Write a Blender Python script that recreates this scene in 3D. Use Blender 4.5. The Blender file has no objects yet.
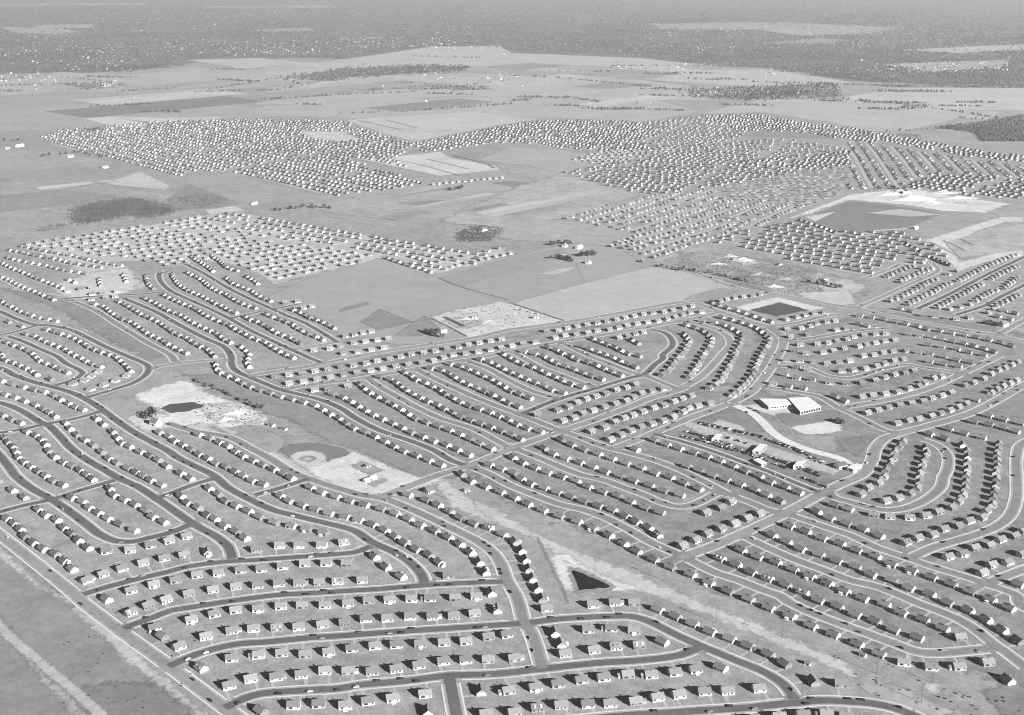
import bpy, bmesh, math, random
import numpy as np
from mathutils import Vector
# ---------------------------------------------------------------- traced plan
# points are pixels of the photograph; each is turned into a point on the level ground.
TILE_X = (0, 170, 340, 510, 680, 850)
TILE_Y = {'a': 239, 'b': 358, 'c': 477, 'd': 596, 'e': 120}
def px(text):
    out, ox, oy, s = [], 0, 0, 1.0
    for w in text.split():
        if ':' in w:
            k, w = w.split(':')
            if k == 'G': ox, oy, s = 0, 0, 1.0
            else: ox, oy, s = TILE_X[int(k[0])], TILE_Y[k[1]], 1/6.006
        x, y = w.split(',')
        out.append((ox+float(x)*s, oy+float(y)*s))
    return out

# (phrase, half width, tone, cars per 100 m, points); tone: d dark asphalt, m mid, l pale concrete, s sand
ROADS = [
 ('the straight boundary road beside the open field', 4.5,'l',1.0,"G:-60,490 0c:0,348 440,700 0d:500,40 730,215 1000,410 1d:330,672 460,765"),
 ('the curved street meeting the boundary road first', 4.6,'d',1.6,"0c:500,705 640,662 850,607 1021,567 1c:100,540 340,508 500,500 680,487 850,475 1021,462 2c:90,452 190,415"),
 ('the long street one block below the curved one', 4.6,'d',1.8,"0d:740,195 830,160 930,125 1021,90 1d:150,65 300,40 500,12 640,-5 1c:900,695 1021,687 2c:250,672 540,648 800,635 980,628"),
 ('the street ending left of the triangular pond', 4.8,'d',1.8,"1d:-10,425 110,370 240,325 400,290 600,275 800,255 1021,240 2d:270,220 570,200 800,185 1021,170 3d:70,165"),
 ('the wide bend just below the triangular pond', 4.8,'d',1.6,"3d:70,165 150,157 280,140 430,130 620,122 740,125 840,155 950,210 1021,245 4d:150,310 330,385 500,455 620,530 690,620"),
 ('the lowest long street left of the wide bend', 4.8,'d',2.4,"1d:330,672 450,615 530,590 760,570 1021,555 2d:120,535 400,510 640,480 900,470 1021,460 3d:180,440 500,405 800,385 1021,355 4d:110,312"),
 ('the street along the bottom edge', 4.8,'d',2.0,"3d:0,790 400,745 700,718 1021,698 4d:100,690 400,672 600,650 720,640 850,628 1021,635 5d:120,645 250,670 400,725 600,830"),
 ('the short street at the bottom edge', 5.0,'d',.4,"2d:655,480 700,715 720,800"),
 ('the street running down beside the ballpark', 4.8,'m',1.6,"1b:-20,390 150,440 350,475 480,540 620,615 740,690 1c:860,20 1000,65 2c:130,108 260,130 400,182 550,250 700,322 830,388 920,455 970,530 1000,610 3d:45,20 80,140 130,230 195,435"),
 ('the long dark street left of the ballpark', 4.9,'d',1.5,"0b:-200,30 0,60 90,105 220,150 320,175 420,205 520,250 620,315 720,390 820,455 920,510 1021,565 1b:40,595 150,650 260,705 1c:350,65 450,120 540,165 640,205 750,232 870,262 1021,297 2c:90,325 190,390 330,455 430,520 490,590 510,645"),
 ('the second dark street from the left edge', 4.9,'d',1.5,"0b:-200,235 0,270 80,295 160,335 240,385 290,405 350,460 430,545 520,610 640,680 700,715 0c:830,60 940,130 1021,185 1c:100,255 180,305 280,360 350,420 375,490"),
 ('the dark street nearest the left edge', 4.9,'d',1.5,"0b:-100,480 0,590 50,650 100,715 0c:200,75 310,135 420,210 520,285 600,345 700,385 800,388 900,365 1021,335 1c:100,295 145,275"),
 ('the lower left cross street', 4.2,'d',.6,"0c:-100,240 0,210 150,170 310,135 500,75 690,20"),
 ('the cross street', 4.2,'d',.5,"0c:940,128 1021,100 1c:130,50 260,10"),
 ('the cross street', 4.2,'d',.3,"0b:-60,455 30,445 150,425 280,395 450,365 600,322"),
 ('the cross street', 4.4,'d',.6,"1c:510,108 650,70 830,10"),
 ('the street', 4.4,'d',.5,"0a:-100,395 0,435 100,480 200,512 300,520 420,545 520,590 640,650 780,710 0b:850,25 890,50 880,95 800,150 680,190 530,235"),
 ('the street', 3.6,'l',.2,"0b:905,65 1021,38 1b:170,20 370,8"),
 ('the street', 4.6,'d',.9,"0a:740,355 850,400 950,445 1a:0,485 100,540 230,605 320,645 365,700 1b:372,45 400,80 470,112 560,150 660,190 760,215 900,250 2b:0,300 100,365 250,440 400,490 550,548 680,620 790,655"),
 ('the street', 4.2,'d',.6,"0a:1010,196 965,205 958,240 990,285 1a:0,310 100,358 250,425 360,480 480,548 600,605 700,652 790,692 1b:850,5 910,28"),
 ('the street', 4.2,'d',.5,"1a:90,150 200,205 350,295 480,360 600,415 700,460 800,500 900,555 1005,620"),
 ('the street', 3.4,'d',0,"1a:370,475 540,437"),
 ('the street', 3.4,'d',0,"1a:620,420 780,390"),
 ('the street', 3.4,'l',0,"1a:760,660 1005,620"),
 ('the street', 5.0,'l',.5,"1b:470,108 620,82 760,62 900,38 1021,12 2a:100,705 300,670 600,625 800,595 1021,545 3a:150,525 330,500 600,455 800,418 1021,380 4a:130,372"),
 ('the street', 4.8,'l',.7,"1b:690,188 850,160 1021,140 2b:150,118 400,75 600,35 800,5 3a:0,675 250,625 500,585 740,545 900,515 1021,495 4a:150,462 230,440"),
 ('the street', 4.8,'l',.9,"4a:110,390 250,440 400,490 520,525 580,550 620,600 610,660 580,715 4b:540,70 470,160 420,210 320,265 200,310 100,345 0,385 3b:900,435 800,478 620,545"),
 ('the street', 5.0,'l',.9,"2c:245,120 400,62 560,0 2b:780,645 1021,548 3b:130,500 310,438 500,375 700,300 850,240 1021,190 4b:20,178"),
 ('the street', 4.6,'d',.9,"3b:60,340 300,245 530,178 720,120 800,100 870,40 920,0 3a:915,700 975,640 965,595 920,560 850,545"),
 ('the street', 4.2,'m',.3,"3b:800,100 920,150 1005,185"),
 ('the street', 4.6,'m',1.0,"2b:460,70 560,120 700,185 800,230 1000,310 3b:60,340 200,395 300,435 420,475 520,515 610,545 750,580 900,625 1021,672 4c:180,45 300,108 420,152 520,195 650,225 800,275 900,310 1021,350 5c:170,428 330,482 500,541 700,602 870,660 1000,710 5d:1021,55 1200,140"),
 ('the street', 4.4,'m',.9,"2b:160,118 250,180 350,235 450,290 600,360 800,425 1010,535"),
 ('the street', 4.4,'m',.8,"2b:770,20 880,60 1000,125 3b:150,205 300,245"),
 ('the street', 4.4,'m',.6,"3a:20,680 3b:180,55 300,100 430,150 530,178"),
 ('the street', 4.2,'m',.5,"3a:300,618 400,668 480,705 3b:600,35 700,75 785,102"),
 ('the street', 4.6,'m',1.0,"3b:30,545 150,590 280,645 420,700 3c:560,18 700,70 800,105 900,150 1000,178 4c:60,172 150,135 230,98 310,108"),
 ('the long pale street sweeping past the bare strip', 4.8,'m',1.3,"2b:790,655 900,700 3c:0,50 150,110 300,165 450,200 560,240 700,310 850,395 1021,470 4c:60,500 200,570 350,620 500,680 600,715 4d:650,35 750,85 900,145 1021,190 5d:100,225 250,280 400,335 500,345 650,335 820,318"),
 ('the street curving into the lower right corner', 4.8,'m',1.3,"4c:400,365 560,440 700,500 850,555 1021,620 5c:150,655 300,710 5d:400,40 520,85 650,140 750,200 850,280 950,350 1060,435"),
 ('the diagonal road past the shops', 5.2,'l',.8,"4c:-10,490 200,415 350,350 500,282 650,210 780,140 880,85 960,45 5b:70,700 130,620 150,550 200,490 290,455 430,418 600,372 740,325 880,255 1021,175 1200,90"),
 ('the street', 3.8,'d',.6,"3b:860,455 950,480 1021,498 4b:200,562 400,635 550,690 4c:700,38 840,92"),
 ('the street', 4.6,'m',1.0,"4c:890,95 930,125 5c:0,150 100,180 220,200 320,190 420,155 500,105 550,50 560,0 5b:580,680 590,600 560,550 500,510 430,490"),
 ('the street', 4.6,'m',1.0,"5b:1100,480 1021,525 1000,600 1000,715 5c:1000,120 960,230 890,290 780,340 650,380 500,425 380,478"),
 ('the street', 4.4,'m',.8,"5c:815,645 950,590 1100,535"),
 ('the street', 4.6,'l',.8,"4b:970,300 5b:0,290 200,255 400,205 550,150 700,80 830,20 900,-15"),
 ('the street', 4.2,'m',.2,"4b:520,175 700,205 830,230 960,305 5b:0,330 100,380 200,430 290,452"),
 ('the street', 4.2,'m',.4,"4a:600,580 545,530 700,505 830,472 930,455 1021,460"),
 ('the street', 4.2,'m',.4,"4a:615,610 760,600 900,575 1021,555 5a:150,540 250,535"),
 ('the street', 4.2,'m',.4,"4b:600,50 750,55 900,110 1021,120 5b:200,65 350,40 430,55 560,75 680,95"),
 ('the street', 5.0,'l',.6,"4a:-100,175 100,205 200,245 330,290 480,320 650,345 800,370 900,392 1021,410 5a:100,430 250,465 400,495 600,530 800,565 900,580 1021,610 1150,640"),
 ('the street', 4.4,'d',.2,"5a:405,420 600,330 800,225 1021,120 1150,60"),
 ('the street', 4.4,'d',.2,"5a:640,455 810,400 900,350 1021,290 1150,220"),
 ('the street', 3.6,'l',.1,"5a:50,410 200,345 350,275 480,220 530,185 500,150"),
 ('the street', 3.6,'l',.1,"5a:80,240 200,195 330,140"),
 ('the street', 4.0,'l',.2,"5a:885,578 940,545 1021,500 1150,440"),
 ('the street', 4.0,'d',.3,"0a:50,585 150,620 250,665 340,705 0b:400,35 480,75 495,95 440,130 330,165"),
 ('the street', 3.6,'d',0,"0a:-100,595 0,578 100,555 220,520"),
 ('the street', 4.4,'m',.3,"0a:430,370 520,405 600,445 700,510 800,570 900,630 1021,695 1b:30,20"),
 ('the street', 3.8,'d',.2,"0a:340,362 560,345 860,330 985,318"),
 ('the street', 4.4,'l',.4,"4b:20,178 120,115 190,50 235,0 4a:255,690 300,640 290,590 230,550 130,515 0,487"),
 ('the pale service road past the shops', 6.5,'s',.5,"4b:335,285 430,330 500,390 560,450 640,500 800,560 960,605 5b:20,660"),
]
# (row phrase or '', count or 0 = one house per point, points)
ROWS = [
 ('the row above the first curved street',0,"0c:520,615 620,580 735,545 860,510 985,485 1c:85,465"),
 ('the short row inside the bend near the left edge',0,"0c:640,440 785,435 905,405 1010,378 1c:95,350"),
 ('the row just below the first curved street',11,"0c:790,675 920,640 1c:35,615 155,585 290,572 420,555 550,548 680,532 800,518 920,512 2c:40,515"),
 ('the turned trio at that street end',0,"2c:205,475 275,535 365,595"),
 ('the row backing the first curved street row',0,"0d:785,95 890,52 1000,15 1c:115,695 255,670 395,655 525,645 655,637 780,630 900,628 1010,620 2c:135,615"),
 ('the third row below the first curved street',0,"0d:925,185 1d:125,135 260,105 395,80 530,70 670,55 800,50 935,50 2d:45,40 175,22 300,18 430,12 545,8 690,4 815,-2"),
 ('the fourth row below the first curved street',0,"1d:215,235 365,205 505,190 640,185 775,180 910,168 2d:25,155 155,132 290,128 420,120 550,120 685,112 810,98"),
 ('the fifth row below the first curved street',0,"1d:365,370 530,350 670,340 810,345 950,330 2d:65,310 205,295 340,285 480,280 620,275 755,265 885,240 995,225"),
 ('the row above the lowest long street',0,"1d:350,530 485,490 640,480 785,465 930,445 2d:45,445 195,445 340,430 475,410 620,385 755,380 890,375"),
 ('the left row below the lowest long street',0,"1d:740,650 890,645 2d:30,650 165,625 315,610 505,585"),
 ('the right row below the lowest long street',0,"2d:1010,565 3d:155,540 290,520 425,500 565,485 710,468 850,470 990,455 4d:95,435"),
 ('the lowest full row at the bottom',0,"2d:880,700 3d:25,690 165,662 305,650 460,645 605,638 750,625 885,605 1015,583 4d:145,570 290,565 480,552"),
 ('the cut-off row at the bottom edge',0,"4d:430,735 600,722 740,708 880,700 1000,715"),
 ('the upper row inside the wide bend',0,"3d:475,195 610,190 745,200"),
 ('the lower row inside the wide bend',0,"3d:335,340 500,320 635,300 770,290"),
 ('the row right below the triangular pond',0,"3d:215,70 495,50 625,35 745,35"),
 ('the diagonal row outside the wide bend',8,"3d:892,75 985,112 4d:65,162 170,205 290,247 405,295 525,340 630,402"),
 ('the column left of the triangular pond',7,"3c:30,385 80,445 105,510 140,610 175,690 3d:188,12"),
 ('the right row between the two left streets',0,"1c:65,110 105,150 165,180 225,225 270,250 325,290 395,325 455,360"),
 ('the lower row left of the long dark street',0,"1c:240,65 290,100 335,140 395,170 470,200 540,235 625,268 725,290 820,310 920,330"),
 ('the short right row above the first curved street',0,"1c:520,430 660,407 780,405 910,405"),
 ('the row right of the long dark street',14,"1c:665,110 730,150 815,175 900,200 975,220 2c:75,245 165,270 240,300 305,340 370,380 440,420 530,460 595,510"),
 ('the lower row left of the ballpark street',13,"1c:840,60 925,95 2c:0,125 75,145 170,170 270,195 345,220 415,255 485,290 570,320 645,355 715,395 780,445"),
 ('the turned pair above the pond street end',0,"2c:840,505 870,565"),
 ('the row between ballpark street and bare strip',0,"2c:410,105 520,135 585,165 655,205 725,240 805,275 895,300 975,340"),
 ('the inner row of the bend near the left edge',0,"0c:430,120 500,145 540,180 590,210 650,245 715,280 810,315"),
 ('the outer row of the bend near the left edge',0,"0c:660,65 690,105 745,135 815,160 875,200 915,235 985,267"),
 ('the row beside the boundary road',0,"0c:40,245 85,275 125,310 155,350 200,390 260,425 330,460 385,500 435,550"),
 ('the row behind the boundary road row',0,"0c:235,190 275,225 340,255 390,300 430,335 470,375 525,420"),
 ('the left edge row above the lower left cross street',0,"0c:-10,20 20,35 80,75 145,120"),
 ('the row right of the dark street nearest the left',0,"0b:30,475 55,500 85,540 100,575 130,610 190,650 250,685 0c:305,15 375,45"),
 ('the row left of the second dark street',0,"0b:165,440 215,462 250,485 275,515 300,555 330,590 385,625 430,645 485,670 520,700 0c:555,8"),
 ('the row right of the second dark street',0,"0b:395,388 425,420 465,460 510,490 560,520 615,560 660,600 705,625 770,660 815,685 865,705 0c:905,15 970,45"),
 ('the upper row left of the long dark street',0,"0b:580,362 625,395 680,440 710,475 735,510 780,528 845,560 900,585 950,610 1000,645 1b:15,660 65,690 1c:120,5"),
 ('the upper row right of the long dark street',0,"0b:955,445 1015,470 1b:30,495 80,520 130,545 175,575 230,600 280,630 335,650 395,680 440,705 1c:495,20 560,42"),
 ('the row below the sandy lot',0,"1b:105,432 175,455 240,480 295,505 350,525 395,560 440,585 500,615 560,640 620,665 680,695 1c:730,5"),
 ('',0,"0b:-10,205 35,218 90,235 150,255 215,280 260,305 300,325 335,348"),
 ('',0,"0b:10,135 70,155 140,172 205,188 265,200 320,222 365,245 415,270 455,292 500,308"),
 ('',0,"0b:20,340 70,368 120,388"),
 ('',0,"0a:10,690 0b:20,8 70,22 125,45 185,72 220,95"),('',0,"0b:305,125"),
 ('',0,"0a:5,605 45,622 90,640 145,660 195,685 0b:230,8 280,30 325,50 365,72 400,85"),
 ('',0,"0a:155,570 205,580 265,608 325,635 385,657 430,685 475,705 0b:535,30 600,50"),('',0,"0b:440,150 510,130 545,105 590,78"),
 ('',0,"0a:280,542 345,560 390,575 455,600 495,620 540,652 590,672 640,690 690,705 0b:725,15 760,45 785,75"),
 ('',0,"0b:540,185 620,160 690,135 760,103"),
 ('',0,"0a:15,375 65,402 120,430 190,457 228,470 285,480 335,490"),('',0,"0a:50,497 130,522"),
 ('',0,"0a:10,230 50,243 90,265 140,290 205,312 255,335 320,362"),
 ('',0,"0a:15,145 60,168 110,188 150,203 205,230 245,243 285,258 325,275 370,292"),
 ('',0,"0a:45,110 110,128 170,140 215,148 265,155 310,168 365,182 415,190 510,205"),
 ('',0,"0a:55,65 130,78 190,95 270,108 350,122 425,143 465,150 535,160 600,170"),
 ('',11,"0a:130,42 240,65 350,85 460,105 560,130 640,147 720,158"),
 ('',0,"0a:400,310 480,298 540,290"),('',0,"0a:550,328 610,322 700,312"),('',0,"0a:480,335"),
 ('',0,"0a:545,360 630,350 690,343 760,332 835,325"),('',3,"0a:600,240 605,275"),('',3,"0a:740,215 760,250"),('',0,"0a:410,243 445,258"),
 ('',0,"0a:880,220 885,250 905,285 945,308"),
 ('',14,"0a:570,390 625,405 690,455 725,475 795,500 865,550 905,575 940,592 980,608 1a:5,640 45,660 95,682"),
 ('',16,"0a:715,375 750,390 825,435 860,457 930,485 975,512 1000,530 1a:15,555 60,575 100,592 140,618 180,642 225,662 265,700"),
 ('',13,"0a:870,355 920,375 965,402 1005,425 1a:75,460 110,485 155,510 205,535 275,560 310,590 360,618"),
 ('',5,"1a:430,645 455,670 480,695 1b:460,10 475,48"),
 ('',20,"0a:985,335 1a:35,370 80,390 150,415 210,455 260,480 300,495 345,512 400,545 430,562 470,580 510,598 555,612 620,650 685,690 735,710"),
 ('',11,"1a:15,210 30,245 60,280 105,305 165,330 205,347 240,368 285,390 320,407 355,427 395,440"),
 ('',0,"1a:455,465 490,485 540,500 600,535 630,555 665,570 700,585 745,605 785,625"),
 ('',12,"1a:105,200 145,220 195,245 228,275 262,300 300,318 340,332 375,358 410,375 450,395 510,412"),
 ('',10,"1a:580,450 620,468 700,497 735,512 765,535 830,567 875,585 915,602"),
 ('',6,"1a:130,105 160,125 200,148 230,168 255,190"),('',9,"1a:340,235 380,265 420,285 480,305 510,325 545,345 600,370"),
 ('',6,"1a:250,100 290,125 320,150 350,175 400,188"),('',4,"1a:465,225 500,245 525,265"),('',0,"1a:690,380 765,372"),('',0,"1a:800,412 850,402"),
 ('',7,"1a:740,425 780,440 815,460 895,490 940,510 985,532"),('',0,"1a:860,665 955,655 1015,640"),
 ('',7,"2a:285,115 330,130 400,155 440,165 500,182 540,195"),('',9,"2a:630,178 700,155 800,135 880,115 960,98 1021,85"),
 ('',4,"2a:430,105 480,120 540,140"),('',4,"2a:590,133 640,120 690,108 740,100"),
 ('',4,"2a:30,580 185,553"),('',5,"2a:10,630 130,615 210,605 290,595"),('',5,"2a:20,685 110,675 205,660 260,650 345,640"),
 ('',20,"1b:630,108 730,95 800,90 880,75 960,62 2b:10,50 90,40 150,30 220,15 300,5 2a:420,690 510,680 580,668 650,655 710,645 770,632 840,620 900,610 970,600"),
 ('',14,"3a:220,550 300,545 350,530 405,520 460,510 530,500 590,490 640,480 690,470 745,460 800,448 860,440 920,435 975,425"),('',0,"4a:20,412 70,400"),
 ('',21,"1b:715,150 790,140 865,127 940,118 1010,105 2b:60,92 130,80 215,70 290,55 360,42 440,32 520,20 590,8 2a:640,700 700,690 770,685 840,675 910,662 970,650 3a:75,625 150,618"),
 ('',16,"3a:270,590 340,575 400,570 470,560 530,548 600,542 650,530 700,518 755,508 820,497 880,490 930,480 990,465 4a:60,440 130,435"),
 ('',26,"1b:275,35 290,80 345,105 390,122 435,150 495,175 555,195 615,212 670,230 735,245 790,262 855,278 905,298 950,325 1000,350 2b:55,405 120,432 180,457 235,478 290,512 345,540 400,565 475,588 540,615 605,640"),
 ('',15,"1b:975,215 2b:30,238 75,262 118,290 165,318 210,342 260,365 320,392 375,418 430,445 495,470 565,497 635,515 700,545 770,578"),('',0,"1b:865,190 950,185 2b:45,165"),
 ('',16,"2b:120,155 155,185 190,210 232,233 285,262 325,282 370,307 415,335 465,368 530,388 600,410 660,432 725,457 785,488 840,512 910,540"),
 ('',18,"2b:240,112 280,122 325,132 365,165 395,188 430,212 485,240 545,265 585,280 630,305 690,335 740,358 815,382 875,405 945,425 1010,452 3b:65,485"),
 ('',17,"2b:390,85 415,98 455,125 490,140 540,160 590,185 625,210 665,232 715,260 775,285 830,302 905,325 960,350 1010,370 3b:50,400 110,422 180,440"),
 ('',12,"2b:540,60 590,70 630,80 665,97 705,125 745,150 795,167 845,190 905,215 960,240 1015,268 3b:50,290"),
 ('',12,"2b:660,35 710,42 750,60 800,80 850,100 890,120 940,145 985,170 3b:15,200 75,222 125,240 180,257"),
 ('',11,"2b:840,8 880,15 920,32 955,48 995,72 3b:20,92 80,118 135,140 190,157 245,187 315,207"),
 ('',10,"3a:85,675 150,688 210,705 3b:260,25 310,42 365,60 435,87 490,110 550,125"),
 ('',11,"2a:985,690 3b:10,5 30,15 70,33 120,47 175,70 215,90 265,110 325,140 375,160 430,172"),
 ('',10,"3a:230,650 262,657 300,680 345,695 3b:405,10 470,25 515,42 565,65 620,85 665,102"),
 ('',9,"3a:375,630 430,645 485,662 540,685 590,700 3b:655,12 715,40 755,52"),
 ('',7,"3a:500,600 520,607 565,630 615,642 655,662 715,690 770,700"),
 ('',4,"3a:655,590 800,557"),('',3,"3a:730,605 765,625"),
 ('',14,"4a:35,515 85,530 130,545 170,567 195,590 190,630 165,660 145,690 4b:125,20 100,55 75,90 45,120 20,135"),
 ('',15,"4a:130,490 205,500 260,515 310,535 345,555 380,580 370,610 360,640 335,670 330,700 4b:300,45 270,90 255,130 175,180"),
 ('',17,"4a:250,470 310,485 365,500 410,515 460,535 500,560 540,590 540,620 520,650 490,690 4b:470,20 455,55 445,90 410,130 385,165 315,220"),
 ('',8,"4a:25,570 70,605 45,640 25,675 3b:985,25 962,65 915,97"),
 ('',8,"4a:190,380 240,400 290,415 345,430 390,445 440,460 490,480 545,495"),
 ('',0,"3b:160,338 205,330 285,310 350,290 405,265 455,243 515,228 575,210 640,190 700,175 748,155"),
 ('',0,"3b:320,375 385,355 440,330 500,312 565,290 635,272 695,255 742,232 790,208 850,195 915,182"),
 ('',0,"3b:490,440 565,415 630,382 680,355 735,340 800,318 860,297 920,280 980,257 4b:10,240 65,222"),
 ('',0,"3b:605,488 670,460 725,435 785,408 855,393 920,373 978,350 4b:15,320 50,298 110,285 180,270"),
 ('',12,"3b:755,545 845,580 930,602 1010,632 4b:85,660 165,693 4c:235,0 325,28 420,62 500,95 600,140"),
 ('',12,"3b:865,492 975,530 4b:40,555 150,585 230,612 310,640 385,672 460,700 4c:530,22 620,55 715,90"),
 ('',11,"3b:305,488 385,525 460,555 545,580 625,608 710,635 795,660 870,690 960,712 4c:35,38 115,68"),
 ('',11,"3b:205,540 250,570 325,598 410,622 480,645 555,678 655,702 3c:735,18 830,45 915,78 4c:0,105"),
 ('',12,"3b:20,595 85,632 160,660 235,688 315,710 3c:395,22 465,55 550,85 645,108 725,145 805,180 905,210"),
 ('',3,"4c:155,212 245,182 305,145"),
 ('the short row beside the diagonal road',7,"4c:15,410 95,375 165,335 245,305 330,275 405,245 475,215"),
 ('the upper row right of the long pale street',15,"2b:900,640 940,655 1000,672 3b:30,690 3c:80,20 150,47 240,77 320,103 405,132 495,162 595,188 675,222 750,257 825,298 890,345"),
 ('the long row along the bare strip',25,"2b:735,695 2c:795,25 865,52 945,80 3c:10,115 80,145 150,180 230,210 320,238 415,268 495,300 580,340 655,380 730,425 810,465 900,512 4c:10,560 105,602 205,645 305,690 4d:410,15 510,60 625,100 730,150 845,195 960,245 5d:60,290 180,345"),
 ('the row below the loop end at lower right',0,"5d:320,390 485,420 650,420 825,395"),
 ('the lower row right of the long pale street',11,"4c:240,485 335,520 410,562 515,598 615,640 725,682 4d:830,20 945,55 5d:35,110 160,150 265,200"),
 ('the row left of the lower right corner street',12,"4c:370,435 470,480 580,510 675,550 780,590 885,635 985,680 5d:80,15 200,45 310,95 430,135 560,190"),
 ('the row right of the lower right corner street',15,"4c:555,345 635,385 725,428 830,460 925,500 5c:15,530 110,575 235,612 335,655 455,692 5d:575,30 690,75 810,130 910,200 1005,265"),
 ('the next row up toward the right edge',13,"4c:655,290 770,330 875,372 980,405 5c:55,445 165,480 265,525 380,560 490,600 605,640 720,685 5d:840,15 960,70"),
 ('the short row ending at the looped street',5,"4c:825,205 890,240 985,275 5c:70,305 175,350"),
 ('',0,"4c:925,165 1010,190"),('',0,"5c:20,200 150,225"),
 ('the outer row of the looped street',15,"5c:240,235 365,240 475,228 548,197 622,172 662,130 690,92 690,55 695,20 5b:705,680 710,645 705,600 705,560 680,520"),
 ('',9,"5b:455,535 470,575 445,610 435,650 425,685 5c:415,30 405,75 340,108 215,140"),
 ('',9,"5b:320,500 290,540 255,575 260,612 225,650 215,685 5c:190,22 110,60"),('',0,"5c:65,100"),
 ('the inner row of the street at the right edge',19,"5b:895,515 890,550 880,585 885,620 885,655 875,690 5c:880,40 870,80 862,120 860,158 825,195 795,235 722,258 652,290 565,308 500,340 410,360 335,390"),
 ('the outer row of the street at the right edge',0,"5c:1040,320 990,348 905,370 840,408 750,422 680,455 588,475"),
 ('the row at the lower right edge',0,"5c:1040,460 942,505 855,525"),
 ('',3,"5b:830,345 935,370 1021,390"),('',4,"5b:745,380 820,395 910,415 1000,440"),('',4,"5b:590,425 700,455 790,475 905,495"),('',3,"5b:480,455 570,480 650,510"),
 ('',9,"5b:100,325 175,305 300,277 440,255 490,237 555,220 605,205"),
 ('',0,"5b:280,390 350,372 415,362 490,345 545,330 600,310 650,290 695,270"),('',0,"5b:755,250"),
 ('',0,"5b:70,230 135,220 210,212 290,200 350,180 410,165 445,145 500,118 550,108 590,95"),
 ('',0,"5b:70,145 150,130 210,115 265,95 330,85 380,72 420,68"),('',0,"5b:20,70 90,60 160,45 205,30 265,12 320,5"),
 ('',0,"5b:480,20 560,35 650,50"),('',0,"5b:640,10 720,25"),
 ('',0,"5b:690,160 740,145 800,120 850,92 890,70 930,55 970,38 1005,20"),('',0,"5b:850,205 890,175 940,155 1000,130"),
 ('',0,"4b:620,45 700,55 770,70 880,78 970,75"),('',0,"4b:630,100 700,118 790,128 900,145 1000,150"),
 ('',0,"4b:560,150 600,150 650,170 740,180 850,210 930,230 990,255"),('',0,"4b:640,10 790,20 870,30 960,20 1020,15"),
 ('',0,"4a:580,495 640,480 700,465 750,455 805,445 870,437 950,442 1010,448"),('',0,"4a:640,540 725,535 780,520 820,505 880,495 930,490"),
 ('',0,"4a:660,585 770,573 830,567 890,555 940,545 990,535"),('',0,"4a:720,632 820,630 890,620 940,610 1000,600"),
 ('',0,"4a:690,670 760,683 860,678 920,668 980,655"),('',0,"4a:240,370 300,355 360,345 420,340 480,330"),
 ('',0,"5a:20,585 85,575 150,570 215,565"),('',0,"5a:50,510 100,520"),
 ('',14,"5a:60,460 130,470 200,482 260,495 330,507 395,520 460,540 530,550 600,562 680,575 750,588 830,605 900,620 970,640"),
 ('',9,"5a:350,570 420,578 500,590 570,605 650,620 710,635 790,655 860,675"),('',0,"5a:0,655 60,640 130,625 200,612 270,605"),
 ('',0,"5a:470,635 550,645 640,660 710,680 800,695"),('',0,"5a:80,700 140,693 200,680 260,672 340,668"),('',0,"5a:410,680 480,690 560,705"),
 ('',0,"5a:440,455 510,462 580,470 640,478 720,470"),('',0,"5a:300,420 360,432"),
 ('',9,"5a:245,370 300,350 350,325 410,295 470,260 520,240"),('',9,"5a:350,390 400,365 450,340 500,320 550,290 600,265"),
 ('',12,"5a:660,250 700,225 750,200 800,175 850,150 900,130 950,110 1000,92"),('',9,"5a:530,410 580,380 640,350 700,320 740,295 790,270"),
 ('',7,"5a:850,240 900,210 950,190 1005,160"),('',3,"5a:600,420 660,405 720,390"),('',5,"5a:760,370 800,345 830,325 880,305"),('',5,"5a:930,295 970,260 1010,230"),
 ('',6,"5a:880,400 930,380 980,355 1015,335"),('',6,"5a:225,225 270,205 330,180 380,160"),('',7,"5a:305,255 350,230 400,210 450,190 490,175"),
 ('',4,"5a:340,30 370,45 425,70"),('',5,"5a:500,115 545,135 600,155"),('',0,"5a:435,140"),('',0,"5a:330,85"),('',2,"5a:590,210 640,190"),
 ('',0,"5a:830,440 870,420 930,430 990,445"),('',0,"5a:890,465 960,480 1010,490"),
 ('',9,"2e:560,385 600,380 680,373 760,365 970,345"),('',7,"4e:720,600 790,622 860,645 930,672"),
 ('',8,"3a:610,40 690,20 740,10"),
]
# single houses turned to the street they stand on
SINGLES = [('the corner of the boundary road and first curved street',"0d:640,15"),('the corner above the first curved street, by the second dark street',"1c:225,448"),
 ('the second street corner on the boundary road',"0d:975,238"),('the second corner plot, below the row end',"1d:52,298"),
 ('the right end of the third row',"2c:908,690"),('the right end of the fourth row',"2d:945,78"),('the third corner on the boundary road',"1d:185,425"),
 ('the right end of the fifth row',"3d:5,225"),('the corner right above the lowest long street',"3d:25,368"),('the fourth corner on the boundary road',"1d:545,685"),
 ('the corner left of the short bottom street',"2d:525,690"),('the corner right of the short bottom street',"2d:845,565"),
 ('the second plot right of the short bottom street',"2d:1008,690"),('the slanted plot in the wide bend tip',"3d:915,270"),
 ('the upper corner plot inside the wide bend',"3d:268,215"),('the second corner plot inside the wide bend',"3d:305,282"),
('the wedge between the bottom streets',"4d:245,425"),
 ('the slanted plot where the wide bend ends',"4d:800,508"),('the last plot right of the wide bend end',"4d:968,520"),
 ('the corner above the first curved street, right end',"2c:20,388"),('the end of the long dark street',"2c:650,587"),
 ('the grass beside the ballpark crossing',"2c:535,78"),('the loop end of the long pale street',"5d:405,245"),
 ('the loop end of the corner street',"5d:660,243"),('the isolated plot at the far lower right',"5d:950,500"),('the lower right corner crossing',"5c:795,570"),
 ('the corner plot at the right edge',"5c:1010,640")]
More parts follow.
